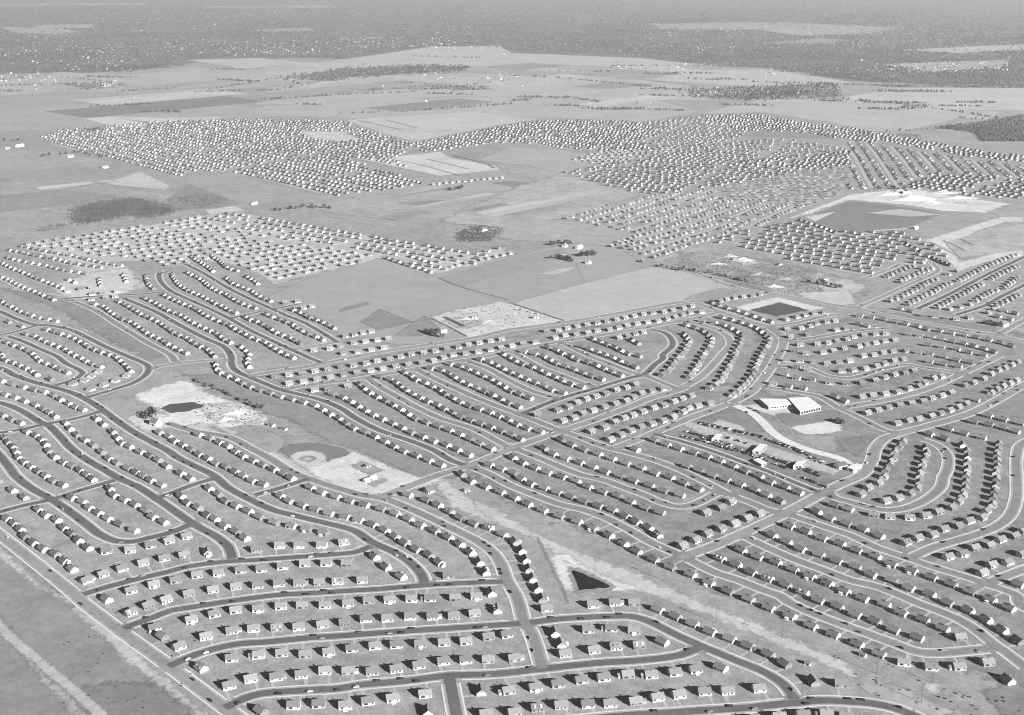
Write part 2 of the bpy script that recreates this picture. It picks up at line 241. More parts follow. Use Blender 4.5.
# fills: whole neighbourhoods too far off to trace house by house: polygon, two points along a row, bend
FILLS = [
 ("G:38,138 60,130 110,127 150,122 230,120 300,120 345,122 385,136 415,143 395,160 425,178 425,185 345,195 335,197 285,185 240,174 200,170 178,177 120,160 60,147","G:60,147 178,177",8,0),
 ("G:415,143 470,133 510,125 545,121 620,121 640,124 660,130 640,140 652,150 600,152 560,148 530,144 510,143 470,147 420,153","G:563,173 640,192",6,0),
 ("G:20,246 75,237 150,225 195,216 205,222 250,232 290,236 345,245 385,256 275,283 250,268 215,258 190,262 175,268 150,262 120,258 60,250","G:277,279 335,267",4,0),
 ("G:200,218 236,212 285,222 345,232 400,242 470,253 505,247 510,252 480,262 450,272 432,275 385,257 345,246 290,237 250,232","G:345,258 432,273",6,0),
 ("G:562,219 640,197 680,192 715,188 730,210 740,232 690,248 660,262 636,262 640,254 610,246 620,238 645,235 625,232","G:577,220 643,200",10,0),
 ("G:715,188 760,180 850,165 850,190 815,205 790,218 740,232 730,210","G:577,220 643,200",14,260),
 ("G:563,173 590,168 680,150 700,146 760,140 790,140 850,150 850,165 760,180 680,192 645,196","G:563,173 640,192",12,400),
 ("G:700,116 760,115 820,125 850,128 895,140 870,143 850,140 790,132 740,131","G:790,125 860,138",5,0),
 ("G:620,124 650,122 700,116 720,122 745,131 740,138 680,150 600,165 570,160 600,152 652,150","G:690,150 738,140",9,420),
 ("G:850,128 880,133 930,143 965,148 1030,158 1030,164 965,156 930,150 880,141 850,136","G:880,133 965,148",2,0),
 ("G:850,139 880,144 930,153 965,158 1030,167 1040,180 930,172 900,188 850,190 850,150","G:600,148 617,124",3,0),
 ("G:905,188 930,173 1040,181 1040,200 985,198 930,190","G:563,173 640,192",2,0),
 ("G:800,219 838,232 900,232 935,245 950,262 905,280 862,276 800,262 745,250 705,244 740,233 790,222","G:705,246 850,273",6,0),
]
FILL_HOLES = ["G:300,131 345,132 362,140 340,142 310,139","G:355,157 440,178 420,182 350,160"]
SUN_EL, SUN_AZ, SUN, SKY, EXPOSURE, HAZE = 22.0, 135.0, 5.0, .05, 1.47, 4.5e-5
# name, outline, grey, options
J = -0.0
PATCHES = [
 ('lawn', "G:462,468 560,428 640,402 690,392 752,392 830,398 930,366 1075,330 1075,700 985,672 900,655 800,615 700,575 600,535 520,500", .192, dict(amp=14, var=.34)),
 ('lawn', "G:270,372 420,352 560,330 720,318 800,330 790,380 690,388 560,425 460,462 400,440 330,405", .218, dict(amp=12, var=.3)),
 ('lawn', "G:760,330 900,312 1060,340 1060,360 930,362 830,394 760,388", .205, dict(amp=12, var=.3)),
 # far plain: pale fields, dark plough land, from far to near
 ('woodland_floor', "G:-300,-20 1324,-20 1324,86 1024,88 900,84 850,80 768,68 700,65 640,58 512,53 450,55 340,60 256,57 200,60 135,73 60,72 -300,76", .13, dict(amp=60)),
 ('field', "G:0,27 60,28 80,32 60,34 14,33", 0.330), ('field', "G:35,25 95,24 92,28 40,28", 0.330), ('field', "G:262,29 310,28 315,31 262,32", 0.308),
 ('field', "G:185,60 260,58 340,66 330,74 270,76 245,71 230,66", 0.330), ('field', "G:60,72 135,75 190,67 260,72 320,80 250,88 160,92 60,92 0,96 0,80", 0.297),
 ('field', "G:290,68 340,60 430,47 500,46 512,53 640,58 700,65 660,70 560,72 470,66 400,66 360,68", 0.330),
 ('field', "G:270,88 362,76 470,73 520,76 640,80 768,96 700,100 560,100 450,96 330,104 256,104", 0.308),
 ('field', "G:690,70 770,70 850,82 840,86 740,86 650,80", 0.341), ('field', "G:840,98 900,88 1024,88 1100,92 1100,112 980,110 880,104", 0.352),
 ('field', "G:760,100 840,99 900,104 1000,112 985,120 960,118 900,132 870,131 830,122 760,112 700,114", 0.319),
 ('field', "G:0,108 90,104 150,108 230,104 300,114 256,118 160,120 90,128 30,130 0,132", 0.264),
 ('field', "G:82,118 110,117 150,124 130,128 105,124", 0.418), ('field', "G:100,116 170,118 230,117 200,121 150,122", 0.374),
 ('field', "G:340,100 512,96 512,118 430,120 345,118 300,116 256,116 256,108", 0.297), ('field', "G:345,120 470,112 540,119 500,125 470,131 415,141 385,134", 0.352),
 ('field', "G:512,100 640,96 700,112 640,122 560,118 512,118", 0.297), ('field', "G:780,22 900,28 870,34 800,36 760,30", 0.308), ('field', "G:820,38 850,40 830,44 760,44", 0.264),
 ('field', "G:650,24 760,22 820,26 760,30 660,29", 0.297), ('field', "G:900,50 1024,44 1024,50 960,53", 0.319),('field', "G:880,64 1010,60 1000,68 930,72", 0.275),('field', "G:-20,4 150,3 140,5 -20,6", 0.286),('field', "G:200,6 330,5 340,8 210,8", 0.275),
 ('field', "G:0,134 40,140 100,152 150,168 120,176 60,180 0,182", 0.226), ('field', "G:36,187 88,182 92,184 40,190", 0.418), ('field', "G:96,181 115,180 140,172 170,186 165,190 115,185", 0.363),
 ('field', "G:0,150 60,152 120,164 60,168 0,172", 0.253), ('field', "G:0,196 60,190 120,196 60,206 0,212", 0.200),
 ('field', "G:178,182 190,180 240,178 285,188 335,199 300,204 265,204 230,200 200,188", 0.248), ('field', "G:165,200 190,184 240,203 215,208 180,210", 0.185), ('field', "G:205,210 235,206 245,211 210,215", 0.396),
 ('field', "G:345,200 400,190 510,175 512,205 470,216 400,220 345,215 300,206", 0.270), ('field', "G:395,203 440,200 460,202 420,206", 0.190),
 ('field', "G:490,183 512,181 530,183 512,187", 0.170),('field', "G:497,201 512,197 545,194 530,200 510,204", 0.150),('field', "G:535,183 560,178 590,180 545,186", 0.170),('field', "G:560,188 590,184 575,190", 0.170),
 ('field', "G:510,148 560,150 600,156 600,168 563,173 540,168 512,164 480,160", 0.275), ('field', "G:470,206 520,186 552,177 567,176 640,195 577,216 540,221 500,227 440,222", .29, dict(amp=8, var=.3)),
 ('bare_ground', "G:300,131 345,132 362,140 340,142 310,139", 0.407, dict(amp=10)), ('bare_ground', "G:355,158 440,176 500,170 495,166 450,158 440,152 380,158", 0.407),
 ('field', "G:740,136 760,127 780,126 850,137 830,139", 0.200), ('field', "G:512,218 560,221 620,229 640,236 612,246 570,243 512,240 470,232", 0.270),
 # middle distance: the big fields
 ('field', "G:265,298 345,262 385,258 432,275 447,270 560,245 610,240 640,262 735,290 680,302 560,320 470,340 400,345 340,335 320,318 300,310", 0.259, dict(var=.12)),
 ('field', "G:380,309 413,322 378,330 360,322", 0.180), ('field', "G:340,309 365,302 369,304 340,312", 0.180), ('field', "G:413,322 425,316 440,330 420,336 395,336", 0.200),
 ('field', "G:440,278 512,257 560,249 575,258 540,262 457,286", 0.231, dict(var=.14)), ('field', "G:462,286 538,264 575,262 585,283 513,303 470,292", 0.248, dict(var=.14)),
 ('field', "G:513,303 585,283 650,267 668,266 738,290 680,302 565,321", 0.330, dict(var=.12)), ('field', "G:537,274 573,266 578,268 556,275", 0.330), ('field', "G:690,296 720,288 738,290 715,300 680,303", 0.231),
 ('bare_ground', "G:430,318 445,312 500,302 513,304 563,321 510,330 468,337", 0.429, dict(amp=3)), ('bare_ground', "G:443,320 460,317 485,322 470,328 455,327", 0.305, dict(amp=3)),
 ('bare_ground', "G:20,246 75,237 150,225 195,216 240,212 345,232 470,253 505,247 510,255 432,276 385,257 275,284 250,268 190,258 120,262 150,290 100,286 60,262", .355, dict(amp=9)),
 ('bare_ground', "G:95,272 130,268 140,282 130,292 110,296 85,300 60,296 50,285", .40, dict(amp=5)),
 ('bare_ground', "G:0,272 40,292 62,302 50,306 20,290 0,280", .38, dict(amp=3)), ('field', "G:0,288 60,310 100,335 150,360 175,352 120,325 70,302 40,293", 0.190, dict(amp=5)),
 ('bare_ground', "G:248,268 275,262 310,250 330,255 275,284", .40, dict(amp=4)),
 # right middle: building site and sand pit
 ('bare_ground', "G:680,252 722,254 750,257 797,266 850,279 870,292 850,305 820,303 790,297 755,288 720,279 680,267", 0.226, dict(amp=6, var=.5)),
 ('bare_ground', "G:735,259 752,259 760,263 745,266", 0.407, dict(amp=3)), ('bare_ground', "G:815,282 850,279 868,288 850,296 825,292", 0.339, dict(amp=4)), ('bare_ground', "G:795,293 850,290 856,304 830,306", 0.384, dict(amp=3)),
 ('bare_ground', "G:850,195 890,190 920,190 943,195 1010,204 985,213 943,211 905,205 850,200 820,210 810,214 790,218 820,206", 0.475, dict(amp=5)),
 ('field', "G:820,212 850,201 905,207 943,214 915,225 890,230 870,232 838,232 812,224", 0.165, dict(var=.16)), ('bare_ground', "G:867,213 900,209 943,215 910,217", 0.339, dict(amp=2)), ('bare_ground', "G:805,217 835,212 815,222", 0.407),
 ('bare_ground', "G:925,240 970,226 1000,217 1024,217 1024,222 1005,222 980,230 950,245 960,262 1000,252 1024,249 1024,256 985,262 958,272 945,258", 0.429, dict(amp=3)),
 ('bare_ground', "G:945,243 985,230 1024,224 1024,250 990,254 960,258", 0.294, dict(var=.3)),
 # pond sites
 ('bare_ground', "G:735,307 777,297 825,308 810,311 780,302 748,311", 0.452, dict(amp=1.5)),
 ('field', "G:97,400 115,392 150,368 178,372 200,380 180,384 150,390 133,397", 0.248), ('bare_ground', "G:125,417 150,413 175,414 168,428 145,434", 0.418, dict(amp=3)),
 ('bare_ground', "G:133,396 160,386 186,380 200,388 215,397 240,403 262,412 268,425 240,425 222,430 195,425 165,428 150,420 172,414 150,405", 0.486, dict(amp=4)),
 ('bare_ground', "G:195,405 235,403 262,414 255,424 215,420", 0.407, dict(amp=5, var=.45)),
 ('bare_ground', "G:170,428 205,423 240,432 300,465 320,478 300,476 250,450 215,436", 0.362, dict(amp=3)),
 ('field', "G:228,436 262,428 285,438 283,452 262,452", 0.242), ('bare_ground', "G:285,455 310,462 345,456 352,450 400,470 440,478 452,480 385,495 350,491 318,478", 0.452, dict(amp=3)),
 ('field', "G:350,466 362,461 384,470 370,475", 0.231), ('field', "G:366,484 382,478 388,480 374,487", 0.264),
 ('field', "G:176,376 190,374 262,412 290,420 330,442 352,448 420,478 450,478 500,470 440,450 340,400 250,372", 0.200, dict(amp=3)),
 # ball field
 ('ball_field', "G:278,450 290,444.5 306,443 322,444 338,447.5 351,453 345,456 333,459 327,462 324,456 315,452 304,451 295,453 290,458", .150, dict(var=.12)),
 ('ball_field', "G:290,456 297,452 310,450.5 322,453 327,458 318,466 305,467 295,462", .40, dict(var=.12)),
 ('ball_field', "G:299,459.5 305,456 313,456 316,459 309,462", .19), ('ball_field', "G:303,459.5 306,457.5 311,457.5 313,459 309,461", .40),
 # bare power line strip and triangular pond
 ('bare_ground', "G:433,482 447,480 467,496 490,509 512,518 560,545 600,560 640,575 690,598 730,614 780,634 850,664 900,688 900,694 850,676 800,653 740,629 690,608 640,591 600,578 560,556 520,532 470,515 450,505", .38, dict(amp=3.0)),
 ('bare_ground', "G:550,555 568,554 580,563 603,575 627,584 640,588 623,591 583,592 565,590 557,574", 0.463, dict(amp=2.0)),
 ('bare_ground', "G:470,500 500,510 512,520 540,534 530,538 500,525 480,512", 0.373, dict(amp=3)),
 ('bare_ground', "G:850,668 880,680 930,700 960,716 900,712 865,690", 0.305, dict(amp=4)),('bare_ground', "G:918,686 930,682 945,686 935,694", 0.373, dict(amp=3)),
 ('field', "G:985,690 1010,680 1030,690 1030,715 1000,715", 0.170, dict(amp=3)),
 # bottom left open land
 ('field', "G:-40,500 0,538 60,592 125,655 190,715 140,760 60,690 0,620 -60,560", 0.200, dict(amp=3)), ('field', "G:78,688 110,682 160,684 200,720 130,760 95,720", 0.165, dict(amp=3)),
 ('bare_ground', "G:-30,520 0,546 40,585 66,597 80,608 95,618 115,632 133,646 152,668 172,682 196,706 215,720 205,722 180,700 150,678 128,662 106,640 80,618 68,603 30,582 -30,535", 0.362, dict(amp=2.0)),
 ('field', "G:-60,600 0,631 35,672 70,715 100,760 -100,760", 0.195, dict(var=.2)),
 # school grounds and shops
 ('field', "G:703,419 728,409 746,411 757,424 764,432 750,432 725,427", 0.170), ('bare_ground', "G:712,424 718,419 740,425 748,431 730,430", 0.362, dict(amp=1)),
 ('bare_ground', "G:682,424 690,422 760,442 840,470 835,476 760,452 700,434", .33, dict(amp=1)), ('field', "G:680,431 770,456 838,480 820,484 760,468 680,442", .19, dict(amp=2, var=.4)),
 ('bare_ground', "G:740,406 775,402 800,405 830,412 800,418 775,416", 0.407, dict(amp=1)), ('field', "G:775,414 838,410 842,420 790,428", 0.175), ('bare_ground', "G:790,427 830,421 840,424 842,430 830,433 805,435", 0.486, dict(amp=1)),
 ('field', "G:838,440 860,436 866,445 858,456 842,450", 0.165), ('field', "G:985,408 1024,392 1060,390 1060,420 1020,418", 0.190),
 ('field', "G:768,440 795,434 835,436 838,452 820,455 790,448", 0.231),
]
PATCHES += [('bare_ground', "3c:345,540 400,550 520,600 625,652 615,680 500,690 400,695 375,640", 0.216, dict(amp=1.6))]
PONDS = [("3c:368,562 385,561 400,567 440,578 468,596 505,608 545,626 575,641 602,654 596,664 560,668 530,666 500,673 455,676 415,681 408,655 395,628 384,595", 'water'), ("G:160,409 170,404 195,402 205,406 190,411 172,413", 'murky'), ("G:750,310 780,302.5 809,310 777,316.5", 'murky')]
TRACKS = [("0d:-60,100 0,185 100,280 230,385 340,480 450,570 620,730", 4.5, .33, .8), ("0d:250,500 340,560 450,680 520,760", 3.5, .28, 2.0), ("3c:165,365 240,520 330,705 345,760", .8, .20, .3),
 ("0a:70,300 300,330 420,345", 4, .33, 1), ("2e:320,240 450,262 720,335", 3, .16, .5), ("2e:520,235 650,265 770,295", 3, .16, .5), ("2e:680,215 850,255 930,290", 4, .14, 1), ("2e:280,0 470,50", 4, .17, 1), ("2e:100,0 370,60", 4, .17, 1),
 ("5a:560,10 620,35 690,72", 2, .13, .5), ("5a:660,0 740,40", 2, .13, .5), ("5a:480,15 640,95", 3, .34, 1), ("0e:0,465 300,430 600,380 720,370", 3, .26, 1), ("2a:545,475 640,520 760,585", 1.5, .08, .3), ("2a:590,235 720,285 860,325 1010,365", 1.5, .12, .3),
 ("3a:20,390 200,450 325,490", 1.5, .08, .3), ("2a:770,588 900,565 1021,540", 3, .45, .5), ("2a:625,468 740,522", 3.5, .07, .5), ("5e:130,668 240,660 360,655", 5, .42, 1),
 ("4b:600,410 640,408 700,480 800,540 960,590", 2.5, .24, .5), ("1b:240,410 340,455 420,510", 2.5, .24, .5), ("4a:20,175 330,300", 3, .22, 1), ("2b:120,390 340,500 510,560", 2, .27, 1.5), ("2e:0,700 400,760", 3, .3, 1)]
FLATS = [('school_building', 'large white flat-roofed school hall with a big bright roof', 'school', "4b:650,240 770,233 848,292 722,320", 5.2, 'grey_wall'),
 ('school_building', 'low white school wing joined left of the large school hall', 'school', "4b:478,243 640,246 668,276 534,292", 4.2, 'white'),
 ('shop_building', 'white flat shop pavilion at the left end of the parking strip', 'shop', "4b:190,484 218,456 252,455 232,484", 4.5, 'grey_wall'),
 ('shop_building', 'white flat shop pavilion in the middle of the parking strip', 'shop', "4b:435,555 482,515 520,520 480,558", 4.5, 'grey_wall'),
 ('shop_building', 'white flat shop pavilion at the right of the parking strip', 'shop', "4b:680,648 700,622 758,612 735,640", 4.5, 'grey_wall'),
 ('shop_building', 'low grey shop row along the dark parking ground', 'shop', "4b:440,612 470,600 520,625 490,638", 3.5, 'grey_wall'),
 ('corner_store', 'pale flat-roofed store beside the diagonal road crossing', 'store', "5b:-20,655 40,632 70,640 20,668", 4.0, 'white')]
GABLES = [('site_hut', 'small pale hut on the building site near the tree row', 'hut', "4a:330,120", "4a:300,125 360,118", 5, 3, 3, 4.5), ('site_hut', 'small pale hut in the middle of the building site', 'hut', "4a:600,150", "4a:580,155 620,148", 4, 3, 3, 4.5), ('site_hut', 'small hut at the sunken right end of the building site', 'hut', "4a:870,240", "4a:850,245 890,238", 5, 3, 3, 4.5), ('site_hut', 'pale hut on the bare construction plot left part', 'hut', "2a:800,470", "2a:780,475 820,465", 4, 3, 3, 4.5), ('site_hut', 'pale hut on the bare construction plot right part', 'hut', "3a:150,470", "3a:120,478 180,462", 5, 3, 3, 4.5),
 ('picnic_shed', 'long white shed on bare ground beside the ballpark', 'shed', "2c:178,12", "2c:130,28 220,-5", 8, 2.6, 2.6, 3.8, 'white', 'flat_roof'),
 ('small_shed', 'small pale hut on the dark grass square by the ballpark', 'shed', "2b:165,648", "2b:130,660 200,630", 3, 2.2, 2.3, 3.6),
 ('farmhouse', 'old white farmhouse beside a dark tree on the sandy lot', 'house', "0b:935,388", "0b:900,375 980,400", 6, 4.5, 5.0, 8.5),
 ('small_shed', 'pale hut on bare ground above the ball field', 'shed', "1b:610,402", "1b:580,395 640,410", 4, 2.5, 2.5, 4), ('small_shed', 'low white shed right of the hut above the ball field', 'shed', "1b:685,425", "1b:660,418 710,430", 3.5, 2, 2, 3.2),
 ('barn', 'long white barn right of the farm trees in the middle fields', 'barn', "3a:415,50", "3a:385,60 445,40", 9, 3.6, 3.5, 6, 'white', 'flat_roof'),
 ('farmhouse', 'farmhouse hidden among the trees of the middle fields farm', 'house', "3a:330,40", "3a:300,50 360,30", 5, 3.5, 4, 7), ('barn', 'small barn right of the lower farm trees', 'barn', "3a:470,140", "3a:450,146 490,132", 5, 3.5, 4, 6.5), ('barn', 'small barn at the left of the lower farm trees', 'barn', "3a:325,105", "3a:300,112 350,100", 5, 3.5, 4, 6.5),
 ('farmhouse', 'white house beside dark trees above the two house rows', 'house', "2a:612,548", "2a:580,555 640,540", 6, 5, 5, 8.5),
 ('barn', 'long white building alone in the upper left fields', 'barn', "1e:507,502", "1e:475,512 540,492", 9, 3, 3.2, 5, 'white', 'flat_roof'),
 ('farmhouse', 'white farmhouse left of the far left subdivision edge', 'house', "0e:425,218", "0e:400,222 450,212", 7, 5, 5, 8.5), ('farmhouse', 'white farmhouse below the far left subdivision edge', 'house', "0e:632,282", "0e:610,286 655,278", 7, 5, 5, 8.5),
 ('barn', 'white barn at the far left edge', 'barn', "0e:118,155", "0e:85,160 150,150", 13, 5, 5, 8, 'white', 'flat_roof'), ('barn', 'smaller barn at the far left edge', 'barn', "0e:45,170", "0e:30,172 60,167", 6, 4, 4, 7),
 ('site_office', 'small white building on the dark field by the sand pit', 'building', "5e:390,648", "5e:360,655 410,640", 7, 5, 4, 6, 'white', 'flat_roof'),
 ('small_shed', 'white hut in the lower right open land', 'shed', "5d:78,352", "5d:60,345 95,358", 2.5, 1.8, 2, 3.2), ('small_shed', 'white hut at the right end of the bend row', 'shed', "4d:768,402", "4d:750,398 785,406", 2.2, 1.8, 2, 3.4),
 ('small_shed', 'pale hut on the bare strip head', 'shed', "2c:758,80", "2c:740,85 775,75", 3, 2, 2, 3.2), ('garage', 'grey roadside garage by the service road end', 'garage', "4b:965,645", "4b:940,650 990,640", 6, 5, 3.5, 5.5),
 ('farmhouse', 'white house behind the dark trees by the right main road', 'house', "5a:922,512", "5a:900,516 940,506", 6, 4.5, 4.5, 7.5),
 ('farmhouse', 'pale house among brush in the central fields', 'house', "2e:860,660", "2e:840,664 880,655", 7, 5, 5, 8.5)]
TREES = [('dark tree in the hedge line above the sandy lot', 'trees of the hedge line', 15, 2.5, 3.6, "1b:130,132 280,190 400,245 460,265"), ('dark tree at the lower end of the hedge line', 'trees at hedge end', 4, 3, 5.0, "1b:490,285 560,312"),
 ('broad dark tree beside the farmhouse on the sandy lot', 'trees on the sandy lot', 2, 2, 9.4, "0b:865,365 905,362"),
 ('dark tree of the upper farm clump in the middle fields', 'upper farm trees', 7, 6, 9.0, "3a:230,42 300,32 380,30"), ('dark tree of the lower farm clump in the middle fields', 'lower farm trees', 8, 5, 7.5, "3a:250,118 320,122 390,138"),
 ('dark tree right of the barn in the middle fields', 'trees right of the barn', 6, 7, 8.4, "3a:400,105 470,98 530,98"), 
 ('dark tree in the row along the main road above the fields', 'trees along the main road', 12, 4, 5.2, "3a:880,163 1010,192 4a:20,180 130,205"), ('dark tree in the row edging the building site', 'trees edging the site', 14, 4, 4.3, "4a:170,202 290,232 420,262"),
 ('dark tree in the group at the right of the building site', 'trees right of the site', 8, 5, 6.5, "4a:750,258 830,272 970,297"), ('dark tree beside the white house above the two rows', 'trees by the white house', 5, 4, 7.9, "2a:495,558 540,568 610,600"),
 ('dark tree in the clump by the right main road', 'trees by the right main road', 7, 6, 5.8, "5a:800,508 850,515 900,522"), ('dark tree beside the long white building in the upper left fields', 'upper left field trees', 12, 14, 7.2, "1e:640,545 740,530 860,522 970,540"),
 ('dark tree near the farmhouse by the far left subdivision', 'far left farm trees', 12, 12, 7.2, "0e:220,218 320,216 470,190 600,230"), ('dark tree above the far left subdivision edge', 'trees on the far edge', 8, 12, 7.9, "0e:450,70 560,62 640,60"),
 ('dark tree of the small clump below the far row', 'central clump', 6, 8, 7.2, "2e:650,425 720,412 750,410"), ('dark tree by the sand pit', 'trees by the sand pit', 9, 8, 7.9, "5e:170,420 260,412 310,450 350,415"),
 ('dark tree at the end of the school lawn', 'trees by the school', 7, 4, 4.3, "4b:910,372 950,385 990,405"), ('tree beside the far left barns', 'far left barn trees', 4, 10, 6.5, "0e:0,120 60,125 140,125")]
FAR_WOODS = [("G:-40,-12 1064,-12 1064,30 -40,30", .85), ("G:-40,30 1064,30 1064,60 900,60 700,58 512,50 430,46 340,58 256,56 200,58 135,72 60,72 -40,76", .9), ("G:640,56 1064,56 1064,87 900,84 850,80 768,68 700,64", .9),
 ("G:680,90 760,86 840,84 840,98 760,100 700,98", .9), ("G:283,78 362,66 430,65 470,67 460,72 400,74 330,80", 1.0), ("5e:530,48 600,35 760,22 900,0 1040,-30 1060,130 800,128 750,78 640,62", 1.4), ("G:60,84 110,82 130,86 90,90", .6)]
BRUSH = [("0e:440,545 560,500 800,470 960,500 1040,545 860,590 800,560 600,600 470,625", 1.7), ("0e:210,655 300,630 430,625 330,660 240,672", .5), ("2e:690,690 760,650 850,635 980,650 960,690 900,715 780,720", .9), ("2a:690,-10 900,-15 920,15 720,20", .6), ("5e:260,80 400,85 430,120 380,130", .5), ("G:170,199 200,194 230,200 200,208", .5)]
ROUGH = [("4a:0,80 250,90 420,110 700,160 900,230 850,300 700,330 450,290 250,240 0,170", .8), ("G:443,312 512,302 555,320 470,334", .35), ("G:195,400 262,410 262,424 200,424", .35), ("1d:-400,0 -200,60 0,300 -100,700 -500,600", .02), ("5d:0,420 400,500 800,560 1021,700 500,715 100,560", .02), ("4a:380,190 520,250 480,300 300,250", .6), ("0a:350,380 560,480 800,640 700,640 400,480", .12)]
HEDGES = [("G:0,80 50,76 110,82", 40, 1), ("G:115,92 180,88", 60, 1.5), ("G:90,107 150,104", 60, 2), ("G:200,92 280,90 330,80", 90, 1), ("G:195,92 280,78 300,84", 60, .8), ("G:140,112 165,112", 20, 1.5), ("G:256,100 360,94 420,92", 90, .8), ("G:370,90 460,86 512,80", 70, 1), ("G:340,114 430,110 512,104", 80, 1),
 ("G:395,82 470,88", 40, 1.5), ("G:512,76 560,78 640,86 700,92 768,96", 200, 1), ("G:512,101 530,100", 30, 1.5), ("G:565,97 600,102", 50, 2), ("G:640,95 700,97", 60, 1.5), ("G:840,99 900,104 960,112 1000,119", 120, .8), ("G:960,118 1024,122", 40, 1), ("G:610,66 700,66", 50, 1), ("G:750,82 900,86 1024,88", 220, 1.2), ("G:225,80 260,82", 30, 1), ("G:410,56 480,58", 50, 1.5),("G:780,95 800,94", 20, 1), ("G:0,86 60,84 90,88", 60, 1.5), ("G:880,132 960,128", 30, 1)]
TOWNS = [("G:0,12 1024,12 1024,58 700,56 300,54 0,66", 620), ("G:0,72 300,76 700,92 700,104 0,100", 14), ("G:60,40 130,40 140,70 60,70", 70), ("G:160,42 250,40 340,42 340,54 250,56 160,52", 150), ("G:340,36 450,38 450,48 340,48", 110), ("G:240,10 440,6 440,14 240,16", 70), ("G:440,10 512,8 512,16 440,18", 40), ("G:512,10 620,12 620,22 512,22", 90), ("G:640,22 1000,26 1000,38 640,32", 330), ("G:620,30 760,34 740,50 620,52", 60), ("G:860,60 1010,62 1010,72 860,74", 110), ("G:770,34 940,38 1020,42 1020,48 770,48", 120), ("G:760,68 900,70 900,78 760,80", 40), ("G:-10,70 50,72 60,82 -10,84", 25), ("G:100,82 120,80 125,86 100,88", 14), ("G:420,70 520,74 520,80 420,80", 25), ("G:600,62 740,64 740,70 600,70", 40), ("G:700,86 800,88 800,96 700,94", 20),("G:940,8 1024,6 1024,24 940,22", 40), ("G:60,10 240,8 240,24 60,24", 60)]
POLES = ["1b:790,400", "1b:955,495", "3c:510,585", "2c:808,165", "2c:722,165", "3c:930,625", "4d:610,262", "4d:218,165", "5d:160,468", "5d:428,640", "5d:495,522"]

PARCELS = [("G:-60,74 60,74 140,74 200,62 340,62 512,55 640,60 770,70 850,82 1080,90 1080,134 960,134 900,126 800,108 700,110 512,112 300,115 150,116 -60,132", .42, 200, 900, 90, 420),
 ("G:-60,134 40,143 120,166 178,180 240,180 330,200 300,214 200,213 70,232 -60,240", .40, 150, 520, 50, 170),
 ("G:345,200 420,190 512,176 563,175 640,197 560,222 470,230 345,224", .55, 90, 330, 18, 70),
 ("G:512,221 612,230 640,238 606,247 560,243 516,240", .3, 80, 200, 30, 70)]
MOUNDS = [("5e:300,440", 26, 9, .46), ("5e:390,480", 34, 10, .50), ("5e:480,500", 24, 6, .46), ("5e:230,450", 24, 6, .42), ("5e:560,440", 26, 6, .42), ("5e:700,500", 22, 5, .30), ("5e:350,465", 20, 8, .46), ("5e:640,470", 26, 6, .48),
 ("4a:380,130", 14, 5, .36), ("4a:300,105", 10, 4, .34), ("4a:560,285", 12, 4, .36), ("4a:480,215", 16, 4, .22), ("4a:640,240", 12, 3, .26), ("4a:230,150", 10, 3, .36), ("1b:395,330", 9, 3, .40), ("1b:330,370", 7, 2.5, .42), ("2a:760,480", 9, 3, .36), ("2a:900,500", 8, 3, .40)]
LOT_ROWS = [("4b:110,395 300,436 500,482", 26, .3), ("4b:520,492 690,552 860,637", 24, .3), ("4b:10,470 150,505 330,560", 24, .2), ("4b:350,560 500,610 640,665", 22, .2), ("4b:130,480 330,545 500,600", 20, .35), ("4b:560,600 700,650 850,700", 20, .2), ("4c:720,0 800,30 870,60", 12, .3), ("4b:250,470 420,520", 14, .4),("3a:30,420 300,490", 12, .5)]
# ---------------------------------------------------------------- camera model
F, CAM_H = 1260.0, 530.0
TH = math.atan(393.5/F)
CT, ST = math.cos(TH), math.sin(TH)
def at(p, z=0.0):
    a, b = (p[0]-512)/F, (357.5-p[1])/F
    d = (a, CT+b*ST, -ST+b*CT)
    t = (z-CAM_H)/d[2]
    return (d[0]*t, d[1]*t)
def to_px(x, y, z=0.0):
    dz = z-CAM_H
    depth = y*CT-dz*ST
    return (512+F*x/depth, 357.5-F*(y*ST+dz*CT)/depth)
def pts(text, z=0.0): return [at(p, z) for p in px(text)]

scene = bpy.context.scene
COL = scene.collection
rnd = random.Random(7)

# ---------------------------------------------------------------- materials
def new_mat(name):
    m = bpy.data.materials.new(name); m.use_nodes = True
    nt = m.node_tree; b = nt.nodes['Principled BSDF']
    b.inputs['Roughness'].default_value = .9
    b.inputs['Specular IOR Level'].default_value = .15
    return m, nt, b
def grey(v): return (v, v, v, 1)
def noise_fac(nt, scale, detail=3, rough=.55, stretch=None, rot=0.0):
    co = nt.nodes.new('ShaderNodeTexCoord')
    mp = nt.nodes.new('ShaderNodeMapping'); nt.links.new(co.outputs['Object'], mp.inputs['Vector'])
    if stretch: mp.vector_type = 'TEXTURE'; mp.inputs['Scale'].default_value = stretch
    mp.inputs['Rotation'].default_value = (0, 0, rot)
    n = nt.nodes.new('ShaderNodeTexNoise'); n.inputs['Scale'].default_value = scale
    n.inputs['Detail'].default_value = detail; n.inputs['Roughness'].default_value = rough
    nt.links.new(mp.outputs[0], n.inputs['Vector'])
    return n.outputs['Fac']
def remap(nt, fac, lo, hi, a=.3, b=.7):
    r = nt.nodes.new('ShaderNodeMapRange')
    r.inputs['From Min'].default_value = a; r.inputs['From Max'].default_value = b
    r.inputs['To Min'].default_value = lo; r.inputs['To Max'].default_value = hi
    nt.links.new(fac, r.inputs['Value']); return r.outputs[0]
def mul(nt, a, b):
    m = nt.nodes.new('ShaderNodeMath'); m.operation = 'MULTIPLY'
    nt.links.new(a, m.inputs[0])
    if isinstance(b, float): m.inputs[1].default_value = b
    else: nt.links.new(b, m.inputs[1])
    return m.outputs[0]
